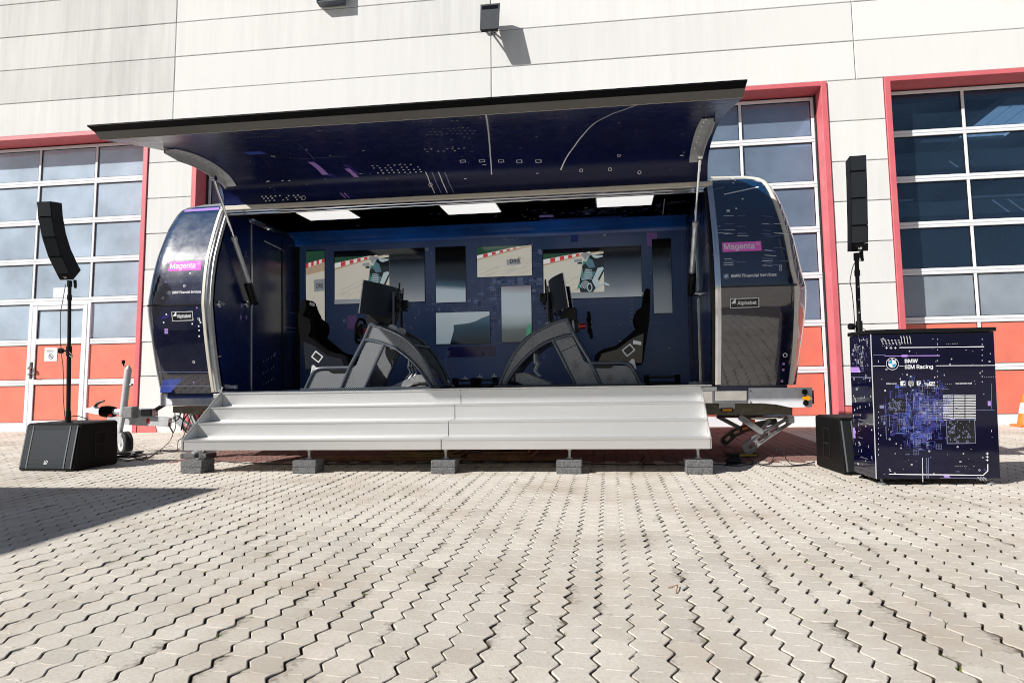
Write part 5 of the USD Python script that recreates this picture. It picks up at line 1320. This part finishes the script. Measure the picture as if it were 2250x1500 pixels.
# ------------------------------------------------------------------ counter
cA, cB, cBk = atZ(1926, 1066), atZ(2200, 1065), None
ang = math.degrees(math.atan2(cB[1]-cA[1], cB[0]-cA[0]))
CW, CD, CH = .838, .40, 1.105
ct = thing('promotion_counter', 'dark blue printed counter with circuit artwork and white lettering', 'counter', (cA[0], cA[1], 0), ang)
obj('counter_body', rbox(0, CW, 0, CD, .045, CH-.03, .003), mat('counter_navy', (.0018, .0022, .019), .06, ior=1.45, var=.4, scale=1.5), ct)
obj('counter_top', rbox(-.010, CW+.012, -.012, CD+.012, CH-.028, CH, .004), M_black, ct)
obj('corner_profile', [rbox(-.002, .004, -.002, .004, .047, CH-.03, .001)], M_galv, ct)
for x in (.05, CW-.05):
    for y in (.04, CD-.04):
        obj('adjustable_foot', [tube([(x, y, .018), (x, y, .046)], .008, 8), tube([(x, y, .0), (x, y, .008), (x, y, .02)], [.034, .030, .012], 14)], M_cast if y < .2 else M_black, ct, smooth=30)
PK = Print(on_plane((0, 0, 0), (1, 0, 0), (0, 0, 1), (0, -1, 0)), .0015)
ctw = [np.array([math.cos(math.radians(ang)), math.sin(math.radians(ang))])]
def K(x, y):
    """Photograph pixel on the counter's front -> (u, v)."""
    r = ray(x, y); d = ctw[0]; n = np.array([-d[1], d[0]])
    s = (np.array([cA[0], cA[1]]) @ n)/(r[:2] @ n); p = CAM + r*s
    return (p[:2]-cA[:2]) @ d, p[2]
def kline(ink, pts, w, lift=0): PK.line(ink, [K(*p) for p in pts], w, lift)
def krect(ink, x0, y0, x1, y1, lift=0): (a, d), (c, b) = K(x0, y0), K(x1, y1); PK.rect(ink, a, c, min(b, d), max(b, d), lift)
def kquad(ink, pts, lift=0): PK.add(ink, Polygon([K(*p) for p in pts]), lift)
u, v = K(1960.5, 799); roundel(PK, u, v, .0435)
u, v = K(1987, 797); tm = meshkit.text_mesh('BMW', .026, .0003, True); PK.text(M_print_white, 'BMW', u, v, .0262, True, .0006)
u, v = K(1987, 810); PK.text(M_print_white, 'SIM Racing', u, v, .0262, True, .0006)
u, v = K(1946.5, 844); PK.text(M_print_white, 'Follow us on:', u, v, .0095, True, .0006, .9)
u, v = K(2099, 843.5); PK.text(M_print_white, 'Scan and learn more', u, v, .0095, True, .0006, .88)
for x in (1983.6, 2001.5, 2018.5):
    u, v = K(x, 842); s = .0165
    if x < 1990:
        PK.rect(M_print_white, u-s, u+s, v-s, v+s); PK.w += .0005; PK.add(M_print_black, sbox(u+.003, v-s, u+.009, v+.004).union(sbox(u-.003, v-.003, u+.013, v+.002)).union(sbox(u+.005, v+.0, u+.014, v+.010))); PK.w -= .0005
    elif x < 2010:
        PK.add(M_print_white, sbox(u-s, v-s, u+s, v+s).buffer(-.005).buffer(.005)); PK.w += .0005
        PK.add(M_print_black, sbox(u-s+.004, v-s+.004, u+s-.004, v+s-.004).buffer(-.003).buffer(.003).difference(sbox(u-s+.007, v-s+.007, u+s-.007, v+s-.007)).union(Point(u, v).buffer(.009).difference(Point(u, v).buffer(.005)))); PK.w -= .0005
    else:
        PK.add(M_print_white, Polygon([(u-s*.8, v+s), (u+s*.9, v+s), (u+s*.9, v-.004), (u+.004, v-s*.7), (u-.004, v-s*1.2), (u-s*.8, v-s*.7)])); PK.w += .0005
        PK.add(M_print_black, sbox(u-.001, v-.001, u+.002, v+.009).union(sbox(u+.006, v-.001, u+.009, v+.009)).union(Polygon([(u-.006, v+.012), (u+.012, v+.012), (u+.012, v+.010), (u-.006, v+.010)]))); PK.w -= .0005
u, v = K(2030.5, 845.5); w_ = PK.text(M_print_white, 'You', u, v, .0165, True, .0006, .78)
PK.add(M_print_white, sbox(u+w_+.002, v-.007, u+w_+.042, v+.023).buffer(-.006).buffer(.006)); PK.w += .0006; PK.text(M_print_black, 'Tube', u+w_+.005, v, .0165, True, .0006, .78); PK.w -= .0006
kline(M_print_white, [(1976, 763.5), (2064, 762.5)], .005); kline(M_print_white, [(2064, 762.4), (2162, 761.6)], .006); kline(M_print_lilac, [(1944, 782), (2065, 781)], .006); kline(M_print_dim, [(1918, 780), (1945, 779.6)], .004); krect(M_print_lilac, 1981, 779, 1994, 784, .0004)
for a_, b_ in (((1918, 804.5), (1945, 804.2)), ((1976, 804), (1985, 803.9)), ((2056, 803.2), (2190, 802.4))): kline(M_print_white, [a_, b_], .0035)
for x in (1948, 1957.5, 1967):
    u, v = K(x, 764); PK.plus(M_print_white, u, v, .0085)
for i in range(6):
    for j in range(4): 
        x = 1935+i*7.5+j*1.2; y = 745+j*3.2+i*.3
        krect(M_print_white, x, y, x+3, y+1.1)
for k in range(4): kline(M_print_white, [(1979+k*6.5, 738), (1982+k*6.5, 755)], .0035)
kline(M_print_white, [(1953, 1041), (2160, 1043.5), (2170, 1034), (2170, 1019)], .006)
kquad(M_print_lilac, [(2072, 1043), (2084, 1043), (2088, 1048.5), (2075, 1048.5)]); kquad(M_print_violet, [(2160, 1030), (2165, 1030), (2168, 1033), (2163, 1033)]); krect(M_print_lilac, 2170, 881, 2177, 891)
kquad(M_print_lilac, [(2015, 912), (2034, 912), (2031, 916), (2018, 916)]); kquad(M_print_lilac, [(2087, 919), (2098, 919), (2096, 926), (2089, 926)])
for k in range(3):
    u, v = K(2169, 996+k*7); PK.plus(M_print_white, u, v, .009)
    kline(M_print_white, [(2148+k*6, 1047), (2156+k*6, 1055)], .003)
kline(M_print_dim, [(2066, 1049.5), (2168, 1050)], .0035); krect(M_print_dim, 2100, 1035, 2108, 1036)
kline(M_print_dim, [(2178, 842), (2179, 898)], .003); kline(M_print_dim, [(2145, 901), (2185, 901)], .003)
for x in (2027, 2036, 2040): kline(M_print_white if x < 2030 else M_print_dim, [(x, 1005), (x+.5, 1058 if x < 2030 else 1050)], .004)
r_ = random.Random(3)
for k in range(16):                                            # the barred field
    y = 868+k*3.55
    for x0, x1 in ((2024, 2048), (2049.5, 2070), (2071.5, 2094), (2095.5, 2119), (2121, 2144)):
        if k < 6 and x0 < 2070-k*8: continue
        krect(M_print_white if x0 > 2060 else M_print_dim, x0, y, x1, y+1.1, r_.random()*.0004)
(a, d), (c2, b) = K(1930, 836), K(2090, 990)
circuit(PK, a, c2, b, d, 400, 31, [M_print_blue, M_print_blue, M_print_dim, M_print_violet, M_print_violet])
(a, d), (c2, b) = K(1990, 850), K(2120, 930)
circuit(PK, a, c2, b, d, 60, 32, [M_print_blue, M_print_blue, M_print_violet, M_print_dim])
(a, d), (c2, b) = K(1975, 930), K(2060, 1000)
circuit(PK, a, c2, b, d, 90, 33, [M_print_blue, M_print_dim, M_print_violet])
(a, d), (c2, b) = K(2078, 921), K(2144, 974)
r0 = sbox(a, b, c2, d); PK.add(M_print_black, r0, .0008); PK.w += .001; PK.add(M_print_dim, r0.difference(r0.buffer(-.004))); specks(PK, a+.01, c2-.03, b+.01, d-.02, 50, 41, M_print_dim, .8); PK.w -= .001
(a, d), (c2, b) = K(1942, 875), K(1995, 905)
PK.add(M_print_black, sbox(a+.03, b, c2-.02, d), .0010); PK.w += .0013; specks(PK, a+.03, c2-.05, b+.01, d-.01, 50, 42, M_print_dim, .7); PK.w -= .0013
specks(PK, .03, CW-.03, .07, CH-.06, 110, 43, None, .55)
for x in (2158, 2060, 1930): 
    for k in range(9):
        u, v = K(x, 745+k*11.7+(160 if x < 2000 else 0)); PK.rect(M_print_white, u-.0025, u+.0025, v-.003, v+.003)
PK.build(ct)
PL = Print(on_plane((0, 0, 0), (0, -1, 0), (0, 0, 1), (-1, 0, 0)), .0015)
specks(PL, -CD+.03, -.03, .1, CH-.06, 90, 44, None, .8); circuit(PL, -CD+.02, -.02, .8, 1.05, 60, 45, [M_print_white, M_print_dim, M_print_violet])
PL.add(M_print_lilac, Polygon([(-CD+.01, .80), (-.2, .80), (-.23, .84), (-CD+.01, .84)])); PL.rect(M_print_dim, -CD+.01, -.01, .762, .766); PL.rect(M_print_lilac, -CD+.01, -CD+.05, .30, .38)
PL.build(ct)

# ------------------------------------------------------------------ simulator rigs
RC = at(1254, 848, 7.05)[0]                         # middle of the right rig
RZ = .694
YN = 7.05
def Z(zx, zy, Y=YN):
    """A point of the drawing taken from the photograph, on the near side of the right rig: (along, up)."""
    p = at(1080+zx*.18664, 590+zy*.18664, Y); return p[0]-RC, p[2]-RZ
def ZZ(pts, Y=YN): return [Z(*p, Y) for p in pts]
HW = .31
rig = thing('racing_simulator', 'black racing simulator at the right with its seat facing left', 'racing simulator', (RC, YN+HW, RZ))
arcA = ZZ([(95, 1370), (130, 1270), (185, 1150), (260, 1010), (360, 880), (480, 770), (620, 690), (760, 628), (885, 592)])
arcB = ZZ([(160, 1370), (240, 1240), (340, 1110), (450, 1000), (600, 890), (760, 822), (900, 784), (972, 782)])
postC = ZZ([(885, 592), (975, 780), (1165, 1100), (1290, 1370)])
postD = ZZ([(722, 842), (850, 1090), (985, 1368)])
railE = ZZ([(1165, 1112), (1400, 1108), (1540, 1106), (1610, 1125), (1660, 1175), (1760, 1365)])
s3 = lambda pts, y, k=6: [(a, y, b) for a, b in spline(np.array(pts), k)]
for y in (-HW, HW):
    obj('frame_arc', tube(s3(arcA, y), .0185, 12), M_tubegrey, rig, smooth=40)
    obj('frame_arc', tube(s3(arcB, y), .0175, 12), M_tubegrey, rig, smooth=40)
    obj('frame_post', tube([(a, y, b) for a, b in postC], .020, 12), M_tubegrey, rig, smooth=40)
    obj('frame_post', tube([(a, y, b) for a, b in postD], .0185, 12), M_tubegrey, rig, smooth=40)
    obj('seat_rail', tube(s3(railE, y, 5), .019, 12), M_tubegrey, rig, smooth=40)
    A = Polygon(list(map(tuple, spline(np.array(arcA), 4))) + list(map(tuple, spline(np.array(arcB), 4)))[::-1])
    obj('arc_mesh_panel', slab(A.buffer(-.008), .004, 'xz', y-.002), M_meshgrey, rig)
    q1 = Polygon(ZZ([(735, 850), (905, 805), (955, 810), (1000, 900), (1085, 1085), (1150, 1120), (1270, 1365), (985, 1368)]))
    obj('side_mesh_panel', slab(q1, .004, 'xz', y-.002), M_meshgrey, rig)
    q2 = Polygon(ZZ([(1180, 1150), (1215, 1172), (1400, 1172), (1445, 1140), (1590, 1140), (1640, 1180), (1735, 1362), (1285, 1366)]))
    obj('seat_mesh_panel', slab(q2, .004, 'xz', y-.002), M_meshgrey, rig)
    q3 = Polygon(ZZ([(1170, 1125), (1450, 1125), (1400, 1165), (1205, 1168)]))
    obj('slider_plate', slab(q3, .006, 'xz', y+.006), M_black, rig)
    ln = ZZ([(826, 975), (990, 898)])
    obj('panel_seam', tube([(ln[0][0], y-.004, ln[0][1]), (ln[1][0], y-.004, ln[1][1])], .0025, 4), M_black, rig)
xa, xb = Z(40, 1385)[0], Z(1815, 1385)[0]
obj('base_rail', [rbox(xa, xb, -HW-.03, -HW+.03, .0, .026, .003)], M_tubegrey, rig); obj('base_rail', [rbox(xa, xb, HW-.03, HW+.03, .0, .026, .003)], M_tubegrey, rig)
for p in (arcA[0], arcA[4], arcB[4], postC[0], postC[2], railE[-1], railE[0]):
    obj('cross_tube', tube([(p[0], -HW, max(p[1], .02)), (p[0], HW, max(p[1], .02))], .016, 10), M_tubegrey, rig, smooth=40)
obj('arc_cover', grid(np.stack([np.array([(a, y, b) for a, b in spline(np.array(arcB), 5)[4:-3]]) for y in (-HW+.02, HW-.02)])), M_meshgrey, rig)
# monitor on its two posts
for i, (zx, y) in enumerate(((655, -.12), (697, .14))):
    x0, z1 = Z(zx, 205 if i == 0 else 250, YN+HW+y); _, z0 = Z(zx, 650, YN+HW+y)
    obj('monitor_post', tube([(x0, y, z0), (x0, y, z1)], .0165, 12), M_tubegrey, rig, smooth=40)
    obj('post_clamp', [cyl((x0+.01, y-.03, z0-.03), (x0+.01, y+.03, z0-.03), .045), cyl((x0+.01, y-.035, z0-.03), (x0+.01, y-.031, z0-.03), .034)], M_galv, rig, smooth=30)
MX, MZ0 = Z(905, 250, YN+HW-.55)
MZ0 = Z(905, 452, YN+HW-.55)[1]; MZ1 = Z(885, 45, YN+HW-.55)[1]
th = np.radians(np.linspace(-34, 34, 25)); RR = 1.0
tilt = math.tan(math.radians(5.5))
def mon(rad, zlo, zhi, n=6):
    zs_ = np.linspace(zlo, zhi, n)
    out = np.stack([np.c_[np.full(n, RR*math.cos(math.radians(34)) - rad*math.cos(q)), np.full(n, rad*math.sin(q)), zs_-MZ0] for q in th])
    c_, s_ = math.cos(math.radians(8)), math.sin(math.radians(8))
    return np.stack([MX + out[..., 0]*c_ - out[..., 2]*s_, out[..., 1], MZ0 + out[..., 2]*c_ + out[..., 0]*s_], -1)
zl, zh = MZ0, MZ1
fr, bkk = mon(RR, zl, zh), mon(RR+.018, zl, zh)
obj('monitor_back', [grid(bkk), grid(np.stack([fr[:, 0], bkk[:, 0]])), grid(np.stack([bkk[:, -1], fr[:, -1]])), grid(np.stack([fr[0], bkk[0]])), grid(np.stack([bkk[-1], fr[-1]]))], mat('monitor_back_black', (.008, .012, .020), .45), rig, smooth=30)
obj('monitor_screen', grid(fr, True), M_glassblack, rig, smooth=30)
e = fr[0]; obj('monitor_edge', tube(e, .006, 6), M_white, rig); obj('monitor_edge', tube(fr[-1], .006, 6), M_white, rig)
vx = MX + RR*math.cos(math.radians(34)) - RR - .02
mzc = (zl+zh)/2-.03
obj('monitor_arm', [rbox(vx-.07, vx-.01, -.06, .10, mzc-.09, mzc+.07, .01), tube([(vx-.10, -.16, mzc+.03), (vx-.04, .0, mzc), (vx-.10, .17, mzc+.03)], .014, 8), tube([(vx-.10, -.14, mzc-.06), (vx-.03, .02, mzc-.05), (vx-.10, .14, mzc-.08)], .012, 8), tube([(vx-.05, -.10, zl-.14), (vx-.07, -.10, zh-.02)], .008, 6), tube([(vx-.03, .06, zl-.10), (vx-.08, .06, zh+.02)], .009, 6), rbox(vx-.12, vx-.05, -.15, -.09, mzc-.04, mzc+.05, .008)], M_black, rig)
obj('monitor_cable', [tube(spline([(vx-.03, -.05, mzc-.1), (vx+.02, -.10, zl-.10), (vx+.05, -.06, zl-.22), (vx+.0, -.04, zl-.30)], 6), .006, 6), tube(spline([(vx-.02, .05, mzc-.1), (vx+.04, -.02, zl-.06), (vx+.01, -.08, zl-.26)], 6), .006, 6)], M_cable, rig)
hc = Z(870, 520, YN+HW-.3); 
obj('monitor_lower_bracket', hull([(hc[0]+x, y, hc[1]+z) for x, y, z in ((-.06, -.2, -.04), (.09, -.2, -.07), (.10, -.2, .06), (-.02, -.2, .05), (-.06, .2, -.04), (.09, .2, -.07), (.10, .2, .06), (-.02, .2, .05))]), M_black, rig)
# wheel base and steering wheel
wa, wb = Z(925, 690, YN+HW), Z(1160, 665, YN+HW)
d_ = np.array([wb[0]-wa[0], wb[1]-wa[1]]); d_ /= np.linalg.norm(d_)
W3 = lambda s, y=0., up=0.: (wa[0]+d_[0]*s-d_[1]*up, y, wa[1]+d_[1]*s+d_[0]*up)
LW = np.hypot(wb[0]-wa[0], wb[1]-wa[1])
obj('wheel_base', hull([W3(s, y, u) for s in (-.10, .09) for y in (-.07, .07) for u in (-.06, .06)]), M_black, rig)
obj('wheel_mount', [hull([W3(s, y, u) for s in (.03, .05) for y in (-.13, .13) for u in (-.08, .09)]), tube([W3(0, -.30), W3(0, .30)], .016, 8)], M_galv, rig)
obj('wheel_shaft', [tube([W3(.07), W3(LW-.05)], [.030, .026], 14)], M_galv, rig, smooth=30)
obj('quick_release', [tube([W3(LW-.11), W3(LW-.045)], .032, 14)], M_red, rig, smooth=30)
q = np.linspace(0, 2*PI, 37)[:-1]
rimp = []
for a_ in q:
    ry_, rz_ = .150*math.cos(a_), .125*math.sin(a_)
    k = 1/max(abs(math.cos(a_))**8+abs(math.sin(a_))**8, 1e-6)**(1/8)
    rimp.append(W3(LW, ry_*min(k, 1.1), rz_*min(k, 1.12)))
obj('steering_rim', tube(np.array(rimp), .0155, 10, closed=True), M_seatcloth, rig, smooth=40)
obj('steering_hub', [hull([W3(s, y, u) for s in (LW-.03, LW+.012) for y, u in ((-.13, .03), (.13, .03), (-.13, -.045), (.13, -.045), (-.07, .075), (.07, .075), (-.06, -.085), (.06, -.085))])], M_black, rig)
obj('steering_button', [cyl(W3(LW+.012, y, u), W3(LW+.018, y, u), .008, 8) for y in (-.10, -.06, .06, .10) for u in (-.02, .03)], M_galv, rig)
# bucket seat
YSN = YN+HW-.25
seatP = Polygon(ZZ([(1838, 213), (1870, 222), (1874, 250), (1862, 600), (1840, 760), (1790, 1090), (1770, 1132), (1700, 1140), (1650, 1125), (1400, 1112), (1212, 1098), (1208, 1060), (1222, 1015), (1262, 975), (1330, 940), (1420, 920), (1480, 895), (1600, 795), (1718, 690), (1692, 640), (1680, 570), (1700, 500), (1790, 430), (1800, 300), (1815, 235)], YSN))
seatB = Polygon(ZZ([(1838, 213), (1870, 222), (1874, 250), (1862, 600), (1840, 760), (1790, 1090), (1770, 1132), (1700, 1140), (1240, 1098), (1222, 1050), (1280, 1010), (1500, 1010), (1680, 985), (1740, 900), (1775, 760), (1795, 600), (1800, 300), (1815, 235)], YSN))
import manifold3d as m3
from shapely.geometry.polygon import orient
def solid(m):
    return m3.Manifold(m3.Mesh(np.asarray(m.vertices, np.float32), np.asarray(m.faces, np.uint32)))
zt_ = lambda v: Z(0, v, YSN)[1]
def seat_mesh():
    parts = []
    edges = np.linspace(-.255, .255, 31)
    for y0, y1 in zip(edges[:-1], edges[1:]):
        q = abs((y0+y1)/2)
        zmax = np.interp(q, [0, .06, .10, .13, .16, .20, .255], [zt_(208), zt_(216), zt_(245), zt_(300), zt_(380), zt_(432), zt_(470)])
        f = np.interp(q, [.13, .20], [0, 1])
        poly = seatP if f > .8 else (seatB if f < .2 else seatB.union(seatP.intersection(seatB.buffer(.05+.10*f))))
        poly = poly.intersection(sbox(-9, -9, 9, zmax)).buffer(-.008*np.interp(q, [.22, .255], [0, 1])).simplify(.002)
        for g in getattr(poly, 'geoms', [poly]):
            if g.area > 1e-4: parts.append(m3.CrossSection([np.array(orient(g).exterior.coords)[:-1]]).extrude(y1-y0+.0006).rotate((90, 0, 0)).translate((0, y1+.0003, 0)))
    M = m3.Manifold.batch_boolean(parts, m3.OpType.Add)
    for s in (-1, 1):
        c = Z(1835, 350, YSN)
        M = M - m3.Manifold.cube((.5, .042, .085), True).translate((c[0], s*.062, c[1]))
    k = M.to_mesh(); t = trimesh.Trimesh(k.vert_properties[:, :3], k.tri_verts, process=True)
    return t
obj('seat', seat_mesh(), M_seatcloth, rig, smooth=25)
shell = Polygon(ZZ([(1300, 1000), (1480, 950), (1640, 830), (1790, 760), (1770, 1110), (1400, 1100), (1260, 1085)], YSN))
for y, o in ((-.2625, -.003), (.2595, .003)):
    obj('seat_shell_side', slab(shell, .003, 'xz', y), M_seatshell, rig)
    hq = affinity.rotate(sbox(-.047, -.036, .047, .036), 38, (0, 0)); cx_, cz_ = Z(1612, 960, YSN)
    hq = affinity.translate(hq, cx_, cz_).buffer(.006)
    obj('harness_slot', slab(hq.difference(hq.buffer(-.012)), .004, 'xz', y-.0036 if y < 0 else y+.0026), M_galv, rig)
    obj('harness_hole', slab(hq.buffer(-.012), .002, 'xz', y-.0016 if y < 0 else y+.0026), M_print_black, rig)
lx = ZZ([(1668, 842), (1762, 862), (1762, 902), (1664, 885)], YSN)
obj('seat_label', slab(Polygon(lx), .002, 'xz', -.2648), M_white, rig)
mb = Polygon(ZZ([(1610, 1105), (1655, 1060), (1680, 1065), (1705, 1180), (1690, 1185)], YSN-.03))
obj('seat_mount', slab(mb, .006, 'xz', -.275), M_galv, rig); obj('seat_mount', slab(mb, .006, 'xz', .270), M_galv, rig)
ht = Z(1842, 262, YSN)
obj('headrest_tag', rbox(ht[0]-.045, ht[0]-.035, -.06, .06, ht[1]-.02, ht[1]+.012, .002), M_white, rig)
# pedals
pl_ = lambda *a: Z(*a, YN+.12)
pb_ = Polygon([pl_(290, 1365), (pl_(285, 1230)[0], pl_(285, 1230)[1]), pl_(400, 1225), pl_(690, 1345), pl_(690, 1365)])
for y in (-.22, .14):
    obj('pedal_base', slab(pb_, .012, 'xz', y), M_cast, rig)
obj('pedal_base', hull([(x, y, z) for x, z in (pl_(330, 1290), pl_(640, 1355), pl_(330, 1360)) for y in (-.2, .14)]), M_cast, rig)
for y in (-.16, -.03, .09):
    pts_ = [pl_(560, 1270), pl_(500, 1200), pl_(525, 1120), pl_(500, 1050)]
    obj('pedal_arm', tube([(a, y, b) for a, b in spline(np.array(pts_), 4)], .008, 8), M_galv, rig, smooth=40)
    a_, b_ = pl_(500, 1050); obj('pedal_face', rbox(a_-.006, a_+.012, y-.03, y+.03, b_-.06, b_+.045, .005), M_galv, rig)
obj('pedal_cable', [tube(spline([(pl_(300, 1240)[0]+.01*k, -.1+.05*k, pl_(300, 1240)[1]), (pl_(260, 1300)[0], -.12+.06*k, pl_(260, 1300)[1]), (pl_(290, 1360)[0]-.03*k, -.1+.05*k, pl_(0, 1360)[1])], 6), .005, 5) for k in range(4)], M_cable, rig)
LC = at(824, 848, 7.05)[0]-.065
copy_of(rig, 'racing_simulator', (LC, YN+HW, RZ), 180, 'black racing simulator at the left with its seat facing right', 'racing simulator')
tag(rig, label='black racing simulator with its white labelled seat near the narrow dark screen')
for k, (x0, x1) in enumerate(((1000, 1042), (1050, 1090), (1420, 1490))):
    a_, b_ = at(x0, 845, 7.9)[0], at(x1, 845, 7.9)[0]
    rl = thing('motion_rail', ('short black rail unit on the floor left of the showroom middle', 'short black rail unit on the floor right of the showroom middle', 'long black rail unit on the floor behind the right seat')[k], 'rail', ((a_+b_)/2, 7.9, RZ))
    h = (b_-a_)/2
    obj('rail_body', [rbox(-h, h, -.06, .06, .004, .03, .004), rbox(-h, h, -.05, .05, .06, .085, .004)], M_black, rl)
    obj('rail_end', rbox(-h-.02, -h+.03, -.07, .07, .0, .10, .006), M_rough_black, rl); obj('rail_end', rbox(h-.03, h+.02, -.07, .07, .0, .10, .006), M_rough_black, rl)

# ------------------------------------------------------------------ small things round the trailer
jc = atZ(1646, 1003)
jp = thing('jack_pad', 'dark wooden pad with a yellow edge under the right stabiliser', 'jack pad', (jc[0]-.02, jc[1]+.08, 0), 0)
obj('pad', rbox(-.19, .10, -.09, .10, .002, .036, .004), mat('pad_dark', (.05, .035, .025), .8, var=.4, scale=40), jp)
obj('pad_edge', rbox(-.07, .09, -.098, -.0905, .006, .026, .003), M_yellow, jp)
obj('pad_lettering', [rbox(-.05+k*.02, -.04+k*.02, -.0985, -.098, .028, .033, .0005) for k in range(5)], M_print_white, jp)
lc = at(440, 1002, 7.15)
jl = thing('jack_pad', 'small grey stone pad under the left stabiliser foot', 'jack pad', (lc[0]-.0, 7.15, 0))
obj('pad', rbox(-.17, .13, -.1, .1, .0, .05, .005), M_granite, jl)
obj('foot_plate', [cyl((-.04, 0, .05), (-.04, 0, .065), .05, 14), tube([(-.04, 0, .06), (-.03, 0, .13)], .03, 10)], M_galv, jl, smooth=30)
def cone(loc, label):
    t = thing('traffic_cone', label, 'traffic cone', loc)
    obj('base', rbox(-.14, .14, -.14, .14, 0, .03, .01), M_orange, t)
    ra = lambda z: .100-.185*(z-.03)
    def fr(z0, z1, g=0): return tube([(0, 0, z0), (0, 0, z1)], [ra(z0)+g, ra(z1)+g], 24)
    obj('body', fr(.03, .44), M_orange, t, smooth=30)
    obj('reflective_band', fr(.18, .32, .0025), M_white, t, smooth=30)
    return t
g1 = atZ(2250, 938); cone((g1[0]+.075, g1[1]+.1, 0), 'orange traffic cone at the right edge beside the dark door')
g2 = atZ(1648, 945); cone((g2[0], g2[1]+.06, 0), 'orange traffic cone behind the right stabiliser jack')

tw = [atZ(1481, 1293, .006), atZ(1489, 1284, .012), atZ(1485, 1301, .004)]
obj('twig', [tube([atZ(1468, 1290, .004), tw[1]], .0022, 5), tube([tw[1], atZ(1487, 1294, .010), atZ(1486, 1303, .003)], .0022, 5)], M_wood, None, label='tiny dry twig lying on the paving in the foreground', cat='twig')
# a flat roofed annex to the left behind the photographer: its corner throws the shadow that falls into the yard
kx, ky = -2.93, 5.17
ah = 4.2
off = ah/math.tan(SUN_EL); ax_, ay_ = kx-(-math.sin(SUN_AZ))*off, ky-(-math.cos(SUN_AZ))*off
an = thing('annex_building', 'plain grey flat roofed annex outside the view to the left', 'building')
obj('wall', rbox(ax_-9, ax_-.0, ay_-14, ay_, -.05, ah-.25, .01), M_wall, an)
obj('roof_edge', rbox(ax_-9.02, ax_, ay_-14.02, ay_, ah-.249, ah, .01), M_rail, an)

GROUPS = {'block': 'grey blocks under the legs of the steps', 'board': 'boards under the trailer wheels', 'subwoofer': 'subwoofers beside the trailer', 'speaker pole': 'poles standing in the subwoofers', 'speaker': 'column speakers on poles',
          'racing simulator': 'racing simulators in the trailer', 'rail': 'black rails on the showroom floor', 'traffic cone': 'traffic cones by the hall', 'steps': 'two halves of the boarding steps', 'jack pad': 'pads under the trailer jacks', 'cable': 'black cables round the trailer'}
for p in stage.GetPrimAtPath('/World').GetChildren():
    g = GROUPS.get(p.GetCustomDataByKey('category'))
    if g: p.SetCustomDataByKey('group', g)
